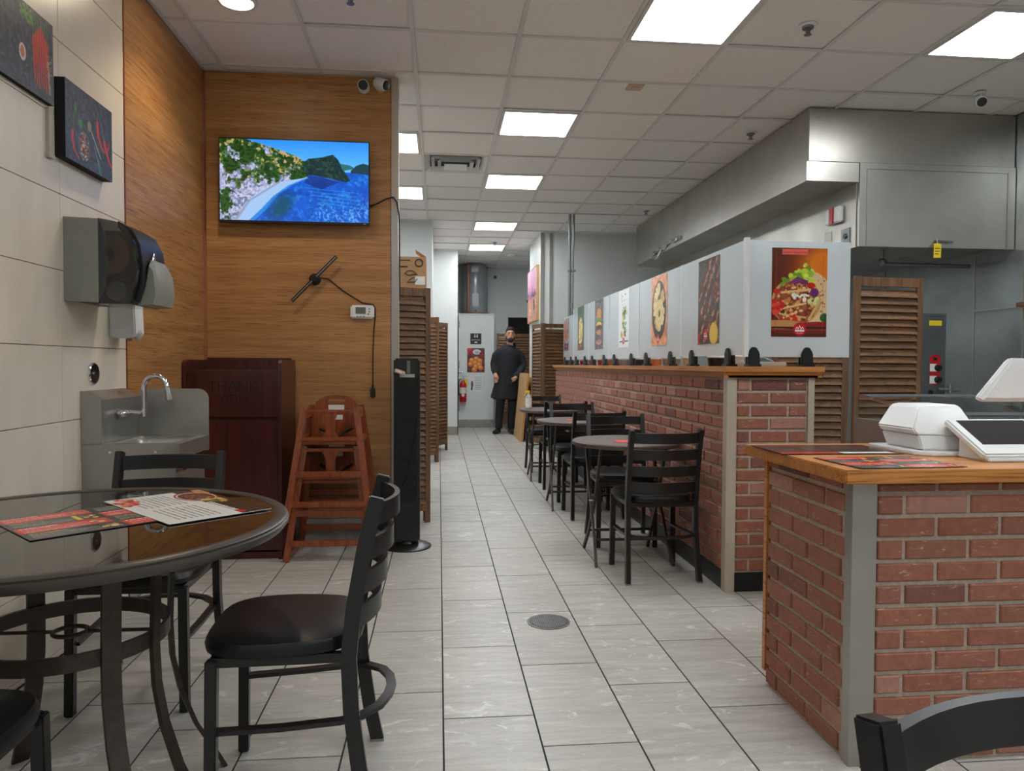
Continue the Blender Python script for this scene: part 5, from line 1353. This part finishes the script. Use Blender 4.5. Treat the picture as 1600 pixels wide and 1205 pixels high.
t = thing('card_terminal', 'white customer card terminal with dark tilted screen on the counter top', 'card terminal', (1.78, 2.2, CT))
R_ = Matrix.Rotation(math.radians(28), 4, 'X')
def tl(x, y, z):
    v = R_ @ Vector((x, y, z)); return (v.x+1.80, v.y+2.12, v.z+CT+.018)
def tbox(x0, x1, y0, y1, z0, z1):
    mb = MB().box(x0, x1, y0, y1, z0, z1); mb.v = [tl(*p) for p in mb.v]; return mb
mk('tablet', tbox(-.13, .17, -.01, .2, -.012, .012), 'plastic_white', t, bevel=.006)
mk('screen', tbox(-.1, .14, .045, .185, .012, .0135), 'screen_dark', t)
mk('stand', MB().prism([(1.685, CT+.012), (1.95, CT+.012), (1.95, CT+.022), (1.685, CT+.022)], 2.13, 2.15, 'y'), 'plastic_white', t)
mk('wedge', MB().prism([(2.15, CT+.012), (2.24, CT+.012), (2.24, CT+.064), (2.15, CT+.022)], 1.685, 1.95, 'x'), 'plastic_white', t)
mk('foot', MB().box(1.68, 1.96, 2.1, 2.245, CT, CT+.012), 'plastic_white', t, bevel=.004)
lt = lettering('clover', .013, (0, 0, 0), 'plastic_grey', t, depth=.0003, name='maker_mark')
lt.matrix_world = Matrix.Translation(Vector(tl(-.09, .018, .0125))-wloc(t)) @ R_

t = thing('sales_display', 'large white slanted back of the sales display on the counter top', 'display', (2.15, 2.47, CT))
q = [(1.925, 1.065), (1.945, 1.052), (2.42, 1.052), (2.44, 1.07), (2.44, 1.205), (2.06, 1.212), (2.045, 1.206)]
mk('back_cover', MB().prism(q, 2.47, 2.49, 'y'), 'plastic_white', t, bevel=.006)
mk('inset', MB().prism([(1.955, 1.066), (2.42, 1.066), (2.42, 1.19), (2.055, 1.196)], 2.466, 2.47, 'y'), 'plastic_white', t)
mk('arm', MB().box(2.2, 2.26, 2.5, 2.54, CT+.02, 1.12), 'plastic_white', t, bevel=.005)
mk('foot', MB().box(2.12, 2.34, 2.44, 2.62, CT, CT+.02), 'plastic_white', t, bevel=.004)

t = thing('display_case', 'low steel food case with a glass lid behind the service counter', 'display case', (2.4, 3.05, 0))
mk('cabinet', MB().box(1.98, 3.0, 2.78, 3.35, .05, .93), 'steel', t)
mk('plinth', MB().box(2.0, 2.98, 2.82, 3.32, 0, .05), 'black', t)
gl = mk('glass_lid', MB().prism([(2.78, .935), (3.35, .935), (3.35, 1.03), (3.3, 1.04), (2.84, .985)], 1.98, 3.0, 'x'), 'clear', t)
mk('lid_edge', MB().bar((1.98, 2.82, .985), (3.0, 2.82, .985), .012, .012).bar((1.98, 2.78, .94), (3.0, 2.78, .94), .02, .02).bar((1.98, 2.82, .985), (1.98, 3.3, 1.04), .012, .012).bar((1.98, 3.3, 1.04), (3.0, 3.3, 1.04), .012, .012), 'chrome', gl)
mk('lock', MB().lathe([(.014, 0), (.012, -.008)], (2.2, 2.77, .95), 14, 'y'), 'black', t)

t = thing('grill_unit', 'narrow steel vertical grill with red knob panel beside the louvered screen', 'grill', (3.86, 5.5, 0))
GXa, GXb, GYa = 3.72, 3.952, 5.4
mk('column', MB().box(GXa, GXb, GYa, GYa+.2, .93, 1.595), 'steel_d', t)
mk('cabinet', MB().box(3.5, 4.1, GYa-.02, 5.9, .05, .93), 'steel', t)
mk('plinth', MB().box(3.52, 4.08, GYa, 5.88, 0, .05), 'black', t)
mk('rating_label', MB().box(3.81, 3.915, GYa-.0015, GYa, 1.50, 1.54), 'yellow', t)
mk('vent_slot', MB().box(3.82, 3.86, GYa-.001, GYa, 1.57, 1.574).box(3.88, 3.92, GYa-.001, GYa, 1.57, 1.574), 'black', t)
mk('knob_plate', MB().prism([(3.82, 1.05), (3.84, 1.035), (3.89, 1.035), (3.91, 1.05), (3.91, 1.25), (3.89, 1.27), (3.84, 1.27), (3.82, 1.25)], GYa-.002, GYa, 'y'), 'red', t)
mk('window', MB().box(3.85, 3.88, GYa-.003, GYa-.002, 1.225, 1.25), 'black', t)
for z in (1.17, 1.075):
    p = mk('dial_plate', MB().box(3.822, 3.88, GYa-.003, GYa-.002, z-.03, z+.03), 'paper', t)
    mk('knob', MB().lathe([(.026, -.003), (.022, -.03), (.02, -.034)], (3.885, GYa, z), 16, 'y'), 'black', p, smooth=True)
mk('button', MB().lathe([(.02, 0), (.017, -.012)], (3.83, GYa, .975), 14, 'y'), 'black', t)
mk('gas_valve', MB().cyl((3.88, GYa-.02, 1.0), (4.05, GYa-.02, .995), .014, 10).cyl((3.98, GYa-.02, .97), (3.98, GYa-.02, 1.04), .018, 10), 'galv', t)
mk('hose', MB().tube([(3.78, 5.5, 1.6), (3.785, 5.5, 1.7), (3.8, 5.5, 1.8), (3.77, 5.5, 1.84), (3.72, 5.5, 1.84)], .01, 8), 'galv', t, smooth=True)
t = thing('wooden_shelf', 'small brown wooden shelf on the stainless kitchen wall', 'shelf', (4.25, 4.95, 1.6))
mk('board', MB().bar((4.295, 4.6, 1.66), (4.295, 5.05, 1.64), .1, .03), 'louver_v', t)
mk('bracket', MB().box(4.28, 4.298, 4.7, 4.73, 1.56, 1.64).box(4.28, 4.298, 4.92, 4.95, 1.56, 1.63), 'galv', t)

# ================================================================== FAR END
t = thing('conduit', 'pair of galvanised conduits hanging from the ceiling over the far half wall', 'conduit', (1.63, 9.1, 1.2))
mk('pipe', MB().tube([(1.615, 9.12, CEIL), (1.615, 9.12, 1.2)], .018, 10), 'galv', t, smooth=True)
mk('pipe', MB().tube([(1.665, 9.12, CEIL), (1.665, 9.12, 2.75), (1.655, 9.12, 2.6), (1.65, 9.12, 1.2)], .014, 10), 'galv', t, smooth=True)
mk('clamp', MB().box(1.59, 1.69, 9.09, 9.15, 2.35, 2.37).box(1.59, 1.69, 9.09, 9.15, 1.2, 1.22), 'galv', t)

# framed picture on the pillar wall
cv = Cv(120, 90, 1.2, (240, 190, 196)); cv.grad((244, 200, 214), (226, 150, 170), lambda u, v: v*1.4); cv.im[:, :, 2] += 10
n2 = cv.noise(16, 3); cv.rect(0, .52, 1.2, 1, (226, 150, 130)); cv.put((cv.v > .42).astype(float)*np.clip((n2-.7)*5, 0, 1), (120, 84, 110)); cv.put((cv.v > .55).astype(float)*np.clip((n2-.9)*7, 0, 1), (246, 214, 190))
cv.poly([(.2, .5), (.28, .26), (.36, .5)], (150, 110, 160)); cv.poly([(.6, .52), (.66, .3), (.74, .52)], (120, 90, 150)); cv.ell(.9, .7, .08, .12, (80, 60, 80)); cv.ell(.4, .78, .12, .1, (240, 190, 120))
t = thing('framed_picture', 'large framed pink landscape picture on the white pillar wall', 'picture', (1.44, 11.18, 1.83))
mk('frame', MB().box(1.40, 1.44, 10.64, 11.72, 1.83, 2.64), 'ply', t)
o = print_sheet('print', cv, 1.04, .77, 'print', t); o.location = Vector((1.4, 11.18, 2.235))-wloc(t); o.rotation_euler = (0, 0, rp)

# restroom sign, poster, notice
t = thing('restroom_sign', 'dark navy restroom sign with two white figures', 'sign', (.663, 13.6, 1.55))
mk('plate', MB().box(.562, .764, 13.592, 13.6, 1.551, 1.751), 'navy', t)
for x in (.645, .688):
    mk('figure', MB().box(x-.012, x+.012, 13.59, 13.592, 1.675, 1.715).lathe([(.01, -.002), (.01, 0)], (x, 13.592, 1.728), 10, 'y'), 'paper', t)
lettering('RESTROOM', .03, (.663, 13.591, 1.628), 'paper', t)
mk('braille_plate', MB().box(.64, .69, 13.59, 13.592, 1.575, 1.597), 'paper', t)
cv = dark_table(.72, 90, 126, (90, 50, 46), 2)
cv.blobs(20, (0, 0, .25, .25), [(180, 30, 40), (214, 70, 80)], (.04, .08), 3); cv.ell(.4, .16, .17, .11, (200, 210, 210)); cv.ell(.4, .17, .13, .08, (226, 230, 226)); cv.ell(.4, .18, .1, .06, (150, 190, 200)); cv.blobs(10, (.5, .2, .7, .35), [(150, 40, 50)], (.05, .07), 6)
for u, v in ((.2, .5), (.38, .44), (.52, .52), (.15, .66), (.34, .6), (.5, .68), (.36, .76), (.55, .8), (.3, .88)): cv.ell(u, v, .11, .1, (214, 120, 50)); cv.ell(u-.02, v-.03, .06, .05, (236, 166, 90))
o = print_sheet('print_sheet', cv, .325, .45, 'print', None); o.name = 'food_poster'; o.location = (.665, 13.5985, 1.253)
tag(o, 'poster of golden fried balls and a dip on the restroom partition', 'poster')
cv = Cv(60, 80, .75, (224, 228, 228))
for k in range(8): cv.script(.32, .12+k*.1, .7, .035, (130, 136, 140), k)
cv.ell(.16, .55, .07, .2, (120, 80, 90)); cv.ell(.14, .8, .05, .1, (60, 50, 70))
o = print_sheet('notice_sheet', cv, .24, .31, 'print', None); o.location = (.665, 13.5985, .82)
tag(o, 'white instruction sheet beside the fire extinguisher', 'notice')
t = thing('fire_extinguisher', 'red fire extinguisher with yellow tag on the restroom partition', 'fire extinguisher', (.425, 13.53, .48))
mk('cylinder', MB().lathe([(.055, 0), (.065, .015), (.065, .31), (.055, .35), (.025, .385), (.02, .4)], (.425, 13.53, .48), 20), 'red', t, smooth=True)
mk('label', MB().lathe([(.0655, .16), (.0655, .27)], (.425, 13.53, .48), 20), 'paper', t, smooth=True)
mk('badge', MB().lathe([(.03, -.068), (.03, -.064)], (.425, 13.53, .61), 14, 'y'), 'paper', t)
mk('valve', MB().box(.405, .445, 13.51, 13.55, .875, .93).bar((.4, 13.53, .945), (.49, 13.53, .96), .015, .015), 'chrome', t)
mk('hose', MB().tube([(.4, 13.53, .9), (.36, 13.53, .9), (.34, 13.53, .82), (.345, 13.53, .6)], .01, 8), 'black', t, smooth=True)
mk('tag', MB().box(.455, .51, 13.52, 13.524, .77, .9), 'yellow', t)
mk('wall_hook', MB().box(.41, .44, 13.55, 13.6, .8, .84), 'galv', t)
t = thing('door_hardware', 'lever handle and closing plates on the restroom door edge', 'door handle', (.37, 13.59, .95))
mk('lever', MB().cyl((.365, 13.56, 1.04), (.43, 13.56, 1.04), .012, 8).cyl((.365, 13.56, 1.04), (.365, 13.6, 1.04), .02, 10), 'chrome', t)
mk('plate', MB().box(.35, .362, 13.594, 13.6, 1.1, 1.24).box(.35, .362, 13.594, 13.6, .3, .42).box(.35, .362, 13.594, 13.6, 1.85, 1.98), 'galv', t)

# water heater
t = thing('water_heater', 'tall grey water heater standing on the restroom partition', 'water heater', (.66, 13.92, 2.1))
mk('tank', MB().lathe([(.235, 0), (.24, .02), (.24, .9), (.235, .925)], (.66, 13.92, 2.1), 36), 'heater', t, smooth=True)
mk('drain_pan', MB().lathe([(.28, 0), (.29, .045), (.285, .045), (.275, .005)], (.66, 13.92, 2.1), 32), 'copper', t)
mk('pipe', MB().cyl((.52, 13.66, 2.16), (.52, 13.66, 3.02), .013, 10), 'copper', t)
mk('element_cover', MB().box(.6, .72, 13.66, 13.69, 2.25, 2.5), 'heater', t, bevel=.01)
mk('element_cover', MB().box(.58, .71, 13.66, 13.69, 2.9, 3.0), 'heater', t, bevel=.01)
mk('valve', MB().lathe([(.014, 0), (.014, -.04)], (.66, 13.69, 2.18), 10, 'y'), 'black', t)
mk('flue_tape', MB().lathe([(.2, .925), (.21, .958)], (.66, 13.92, 2.1), 24), 'galv', t)

# leaning boards
for k, (x, lb) in enumerate(((1.225, 'pale plywood board leaning on the wall end, in front'), (1.325, 'pale plywood board leaning behind another board'))):
    o = thing('plywood_board', lb, 'board', (x, 11.5, 0), group='plywood boards leaning by the pillar')
    h = 1.04-.06*k
    mk('sheet', MB().add([(x, 11.02+.05*k, 0), (x+.03, 11.02+.05*k, 0), (x+.03, 12.1, 0), (x, 12.1, 0), (x+.095-.02*k, 11.02+.05*k, h), (x+.125-.02*k, 11.02+.05*k, h), (x+.125-.02*k, 12.1, h), (x+.095-.02*k, 12.1, h)], [(0, 1, 2, 3), (4, 5, 6, 7), (0, 1, 5, 4), (1, 2, 6, 5), (2, 3, 7, 6), (3, 0, 4, 7)]), 'ply', o)
    mk('edge_band', MB().bar((x+.015, 11.018+.05*k, .01), (x+.11-.02*k, 11.018+.05*k, h-.01), .004, .02, up=(1, 0, 0)), 'cap', o)

# ================================================================== CEILING FITTINGS
t = thing('air_vent', 'square white supply air diffuser with dusty vanes in the ceiling', 'air vent', (GX+.5*GS, GY+4.5*GS, CEIL))
vx, vy = GX+.5*GS, GY+4.5*GS
for k, (h, z, w_) in enumerate(((.29, 0, .05), (.225, -.012, .03), (.165, -.022, .03), (.105, -.03, .105))):
    b = MB()
    if w_ < h:
        def ringf(a, bz, ai, bzi):
            vs = [(vx+sx*a, vy+sy*a, CEIL+bz) for sx, sy in ((-1, -1), (1, -1), (1, 1), (-1, 1))]+[(vx+sx*ai, vy+sy*ai, CEIL+bzi) for sx, sy in ((-1, -1), (1, -1), (1, 1), (-1, 1))]
            return vs
        v1 = ringf(h, z, h-w_, z+.035); v2 = [(p[0], p[1], p[2]+.004) for p in v1]
        b.add(v1+v2, [(k_, (k_+1) % 4, 4+(k_+1) % 4, 4+k_) for k_ in range(4)]+[(8+k_, 12+k_, 12+(k_+1) % 4, 8+(k_+1) % 4) for k_ in range(4)])
    else: b.box(vx-h, vx+h, vy-h, vy+h, CEIL+z, CEIL+z+.004)
    mk('vane', b, 'plastic_white', t)
mk('duct_box', MB().box(vx-.29, vx+.29, vy-.29, vy+.29, CEIL+.07, CEIL+.08).box(vx-.29, vx-.28, vy-.29, vy+.29, CEIL+.01, CEIL+.07).box(vx+.28, vx+.29, vy-.29, vy+.29, CEIL+.01, CEIL+.07).box(vx-.29, vx+.29, vy+.28, vy+.29, CEIL+.01, CEIL+.07), 'galv', t)

DLX, DLY = -1.07, 4.0
t = thing('downlight', 'round recessed warm downlight in the ceiling near the oak wall', 'downlight', (-1.07, 4.0, CEIL))
t_down = t
mk('trim_ring', MB().lathe([(.105, 0), (.105, -.006), (.085, -.01), (.075, 0)], (-1.07, 4.0, CEIL+.008), 32), 'plastic_white', t, smooth=True)
mk('lamp', MB().lathe([(.072, -.004), (.06, -.012), (.01, -.016)], (-1.07, 4.0, CEIL+.008), 24), 'downlamp', t, smooth=True)

def sprinkler(x, y, label):
    t = thing('sprinkler_head', label, 'sprinkler', (x, y, CEIL+.009), group='ceiling sprinkler heads')
    mk('escutcheon', MB().lathe([(.05, 0), (.048, -.006), (.028, -.01), (.02, -.012)], (0, 0, 0), 24), 'plastic_white', t, local=True, smooth=True)
    mk('cup', MB().lathe([(.033, -.008), (.03, -.02), (.014, -.024)], (0, 0, 0), 18), 'galv', t, local=True, smooth=True)
    mk('frame', MB().bar((-.013, 0, -.022), (-.006, 0, -.05), .006, .006).bar((.013, 0, -.022), (.006, 0, -.05), .006, .006).cyl((0, 0, -.02), (0, 0, -.05), .004, 8), 'galv', t, local=True)
    mk('deflector', MB().lathe([(.02, -.05), (.021, -.053)], (0, 0, 0), 12), 'galv', t, local=True)
    return t
sp_ = sprinkler(2.02, 3.94, 'chrome sprinkler head with a wide white collar between the two near light panels')
dup(sp_, (2.5, 5.78, CEIL+.009), 0, 'chrome sprinkler head in the ceiling beside the near end of the hood')
dup(sp_, (2.5, 8.8, CEIL+.009), 0, 'chrome sprinkler head in the ceiling beside the far end of the hood')
dup(sp_, (-.47, 3.86, CEIL+.009), 0, 'chrome sprinkler head in the ceiling above the high chairs')
dup(sp_, (.84, 11.35, CEIL+.009), 0, 'chrome sprinkler head between the two farthest light panels')
t = thing('smoke_detector', 'round white smoke detector on the ceiling before the water heater', 'smoke detector', (1.22, 12.6, CEIL+.009))
mk('base', MB().lathe([(.07, 0), (.07, -.015), (.055, -.04), (.02, -.048)], (1.22, 12.6, CEIL+.009), 24), 'plastic_white', t, smooth=True)
mk('vent_ring', MB().lathe([(.061, -.028), (.0615, -.032)], (1.22, 12.6, CEIL+.009), 24), 'plastic_grey', t)
t = thing('ceiling_sensor', 'small beige sensor plate on the ceiling in front of a light panel', 'sensor', (1.31, 4.92, CEIL+.009))
mk('plate', MB().box(1.25, 1.36, 4.87, 4.98, CEIL+.001, CEIL+.009), 'tanplastic', t, bevel=.002)
mk('window', MB().box(1.28, 1.33, 4.9, 4.95, CEIL-.003, CEIL+.001), 'beige_trim', t)
t = thing('floor_drain', 'round metal floor drain grate in the aisle', 'drain', (.485, 3.29, 0))
mk('rim', MB().lathe([(.098, .0), (.098, .0025), (.088, .003), (.086, .0)], (.485, 3.29, .0005), 40), 'drain', t)
g_ = MB().lathe([(.087, .0), (.087, .0012)], (.485, 3.29, .0005), 40)
mk('pan', g_, 'drain', t)
b = MB()
for k in range(-8, 9):
    L = math.sqrt(max(0, .085**2-(k*.0098)**2))
    b.box(.485+k*.0098-.0026, .485+k*.0098+.0026, 3.29-L, 3.29+L, .0012, .005)
    b.box(.485-L, .485+L, 3.29+k*.0098-.0026, 3.29+k*.0098+.0026, .0012, .0049)
mk('grate', b, 'drain', t)

ld = bpy.data.lights.new('downlight_beam', 'SPOT'); ld.energy = 30; ld.color = (1, .84, .62); ld.spot_size = math.radians(125); ld.spot_blend = .6; ld.shadow_soft_size = .05
lo = bpy.data.objects.new('downlight_beam', ld); COL.objects.link(lo); lo.parent = t_down; lo.location = (0, 0, -.02)

# ================================================================== PERSON
PX, PY = 1.15, 12.4
def seg(mb, pts, rs, n=12): mb.tube(pts, rs, n); return mb
def ring(cx, cy, z, rx, ry, n=20): return [(cx+rx*math.cos(2*math.pi*k/n), cy+ry*math.sin(2*math.pi*k/n), z) for k in range(n)]
def remesh(o, v, sm=4):
    m_ = o.modifiers.new('fuse', 'REMESH'); m_.mode = 'VOXEL'; m_.voxel_size = v; m_.use_smooth_shade = True
    m2 = o.modifiers.new('soften', 'SMOOTH'); m2.iterations = sm; m2.factor = .5
HX = .035
body = MB()
body.loft([ring(.0, 0, z, rx, ry) for z, rx, ry in ((.84, .14, .1), (.95, .165, .115), (1.08, .16, .115), (1.25, .165, .112), (1.36, .165, .1), (1.42, .12, .08), (1.47, .07, .065))])
seg(body, [(.025, 0, 1.44), (.03, -.005, 1.5), (HX, -.012, 1.6)], [.068, .056, .054])
body.ellipsoid((HX, -.015, 1.69), (.074, .094, .112), 20, 14)
body.ellipsoid((HX, -.05, 1.63), (.058, .062, .075), 16, 12)
body.ellipsoid((HX, -.06, 1.585), (.04, .042, .036), 14, 10)
body.loft([ring(HX, -.112, 1.695, .008, .012, 8), ring(HX, -.118, 1.67, .011, .016, 8), ring(HX, -.118, 1.648, .018, .018, 8), ring(HX, -.11, 1.64, .012, .01, 8)])
for s_ in (-1, 1):
    body.ellipsoid((HX+s_*.078, .0, 1.665), (.014, .024, .036), 10, 8)
    body.ellipsoid((HX+s_*.028, -.098, 1.712), (.024, .014, .01), 10, 6)
seg(body, [(-.12, 0, 1.385), (-.2, .01, 1.32), (-.235, .025, 1.18), (-.232, -.03, 1.1), (-.22, -.085, 1.015)], [.04, .046, .042, .04, .03])
seg(body, [(.13, 0, 1.385), (.22, .01, 1.32), (.265, .01, 1.17), (.2, -.09, 1.05), (.115, -.165, .955)], [.04, .046, .042, .04, .03])
# hand hanging, palm inward
seg(body, [(-.22, -.085, 1.02), (-.217, -.095, .985), (-.213, -.105, .945)], [.03, .038, .036])
for k, (dx, L) in enumerate(((-.03, .072), (-.011, .085), (.009, .08), (.027, .062))):
    b0 = Vector((-.212+dx*.9, -.106, .945)); seg(body, [b0, b0+Vector((.004, -.006, -L*.5)), b0+Vector((.012, .006, -L))], [.0105, .0095, .008], 8)
seg(body, [(-.19, -.1, .99), (-.175, -.12, .955), (-.178, -.128, .925)], [.013, .011, .009], 8)
# hand held in front around the phone
seg(body, [(.118, -.162, .957), (.085, -.185, .93), (.05, -.195, .908)], [.03, .037, .034])
for k, (dz, L) in enumerate(((.026, .05), (.008, .056), (-.011, .052), (-.028, .042))):
    b0 = Vector((.05, -.198, .905+dz*.9)); seg(body, [b0, b0+Vector((-L*.7, -.012, -.012)), b0+Vector((-L*.9, .016, -.022))], [.0105, .0095, .008], 8)
seg(body, [(.085, -.205, .945), (.06, -.222, .95), (.035, -.228, .94)], [.013, .011, .009], 8)
for hx, kx, ax, ky in ((-.085, -.13, -.155, -.03), (.08, .075, .055, -.005)):
    seg(body, [(hx, 0, .92), ((hx+kx)/2, ky/2, .7), (kx, ky, .5), ((kx+ax)/2, .01, .32), (ax, 0, .1)], [.085, .075, .052, .05, .036])
seg(body, [(-.155, .02, .07), (-.175, -.03, .055), (-.235, -.11, .035)], [.036, .038, .026]); seg(body, [(.055, .04, .07), (.055, -.03, .055), (.06, -.15, .035)], [.036, .038, .026])
for v_ in range(len(body.v)): body.v[v_] = tuple(Vector(body.v[v_])+Vector((PX, PY, 0)))
person = mk('person', body, 'skin', None, smooth=True, origin=(PX, PY, 0))
tag(person, 'standing bearded man in a black jacket and long apron beside the restroom partition', 'person'); remesh(person, .0085, 3)
def wear(name, mb, material, v, sm=4, fuse=True):
    o = mk(name, mb, material, person, smooth=True, local=True)
    if fuse: remesh(o, v, sm)
    return o
jk = MB()
jk.loft([ring(.0, 0, z, rx, ry) for z, rx, ry in ((.86, .185, .135), (.95, .19, .138), (1.08, .185, .135), (1.25, .195, .135), (1.36, .2, .128), (1.42, .185, .112), (1.46, .14, .095), (1.5, .085, .08), (1.52, .068, .072))])
seg(jk, [(-.135, 0, 1.405), (-.21, .01, 1.33), (-.24, .025, 1.18), (-.238, -.03, 1.1), (-.222, -.08, 1.025)], [.062, .066, .062, .056, .046])
seg(jk, [(.145, 0, 1.405), (.23, .01, 1.33), (.272, .01, 1.17), (.205, -.085, 1.055), (.125, -.158, .965)], [.062, .066, .062, .056, .046])
seg(jk, [(-.06, .07, 1.5), (.02, .1, 1.515), (.11, .06, 1.51), (.125, .0, 1.5)], [.03, .045, .042, .03])
wear('jacket', jk, 'cloth', .012, 5)
ap = MB()
ap.loft([ring(cx, 0, z, rx, ry) for cx, z, rx, ry in ((0, .98, .18, .135), (-.01, .86, .192, .142), (-.02, .74, .205, .15), (-.03, .64, .215, .155), (-.035, .585, .22, .155))])
ap.loft([ring(-.2, -.02, .86, .03, .06), ring(-.215, -.02, .72, .055, .08), ring(-.23, -.02, .61, .07, .09)])
wear('apron', ap, 'cloth', .012, 4)
tr = MB()
for hx, kx, ax, ky in ((-.085, -.13, -.155, -.03), (.08, .075, .055, -.005)):
    seg(tr, [(hx, 0, .95), ((hx+kx)/2, ky/2, .7), (kx, ky, .5), ((kx+ax)/2, .01, .3), (ax, 0, .085)], [.1, .092, .074, .068, .062])
wear('trousers', tr, 'cloth2', .012, 4)
for pts in ([(-.15, .045, .04), (-.16, .0, .055), (-.19, -.055, .045), (-.25, -.13, .028)], [(.055, .065, .04), (.055, .015, .055), (.056, -.06, .045), (.062, -.18, .028)]):
    sh = MB(); seg(sh, pts, [.04, .05, .046, .028], 14); seg(sh, [(pts[0][0], pts[0][1], .014), (pts[2][0], pts[2][1], .014), (pts[3][0], pts[3][1], .014)], [.014, .014, .012], 10)
    sh.v = [(x, y, max(z, .001)) for x, y, z in sh.v]
    wear('shoe', sh, 'shoe', .009, 3)
hr = MB()
rg = []
for i in range(9):
    tt = i/8; zz = 1.725+.093*math.sin(tt*math.pi/2); k = math.cos(tt*math.pi/2)*.97+.03
    rg.append([(HX+.088*k*math.cos(a), -.004+.016*(1-tt)+.108*k*math.sin(a), zz+(.03*(1-tt) if math.sin(a) < -.3 else -.055*(1-tt))) for a in [2*math.pi*q/24 for q in range(24)]])
hr.loft(rg); wear('hair', hr, 'hair', .008, 3)
bd = MB(); bd.ellipsoid((HX, -.058, 1.592), (.056, .06, .042), 16, 10)
seg(bd, [(HX-.07, -.02, 1.66), (HX-.062, -.05, 1.61), (HX-.03, -.095, 1.58)], [.012, .018, .02]); seg(bd, [(HX+.07, -.02, 1.66), (HX+.062, -.05, 1.61), (HX+.03, -.095, 1.58)], [.012, .018, .02])
seg(bd, [(HX-.034, -.1, 1.612), (HX, -.118, 1.629), (HX+.034, -.1, 1.612)], [.008, .009, .008], 8)
wear('beard', bd, 'hair', .007, 2)
ms = MB(); ms.ellipsoid((HX, -.117, 1.613), (.02, .006, .006), 10, 6); wear('mouth', ms, 'red_trim', 0, 0, False)
for s_ in (-1, 1):
    ey = MB(); ey.ellipsoid((HX+s_*.028, -.104, 1.695), (.013, .006, .006), 10, 6); wear('eye', ey, 'hair', 0, 0, False)
    eb = MB(); seg(eb, [(HX+s_*.012, -.11, 1.716), (HX+s_*.03, -.11, 1.721), (HX+s_*.05, -.095, 1.715)], [.005, .006, .004], 8); wear('eyebrow', eb, 'hair', 0, 0, False)
ph = thing('mobile_phone', 'dark mobile phone held in the hand of the standing man', 'phone', (PX+.02, PY-.21, .86))
mk('case', MB().bar((PX+.015, PY-.21, .86), (PX+.035, PY-.212, .965), .012, .06, up=(1, 0, 0)), 'black', ph)
mk('screen', MB().bar((PX+.016, PY-.2165, .866), (PX+.035, PY-.2185, .96), .001, .052, up=(1, 0, 0)), 'screen_dark', ph)
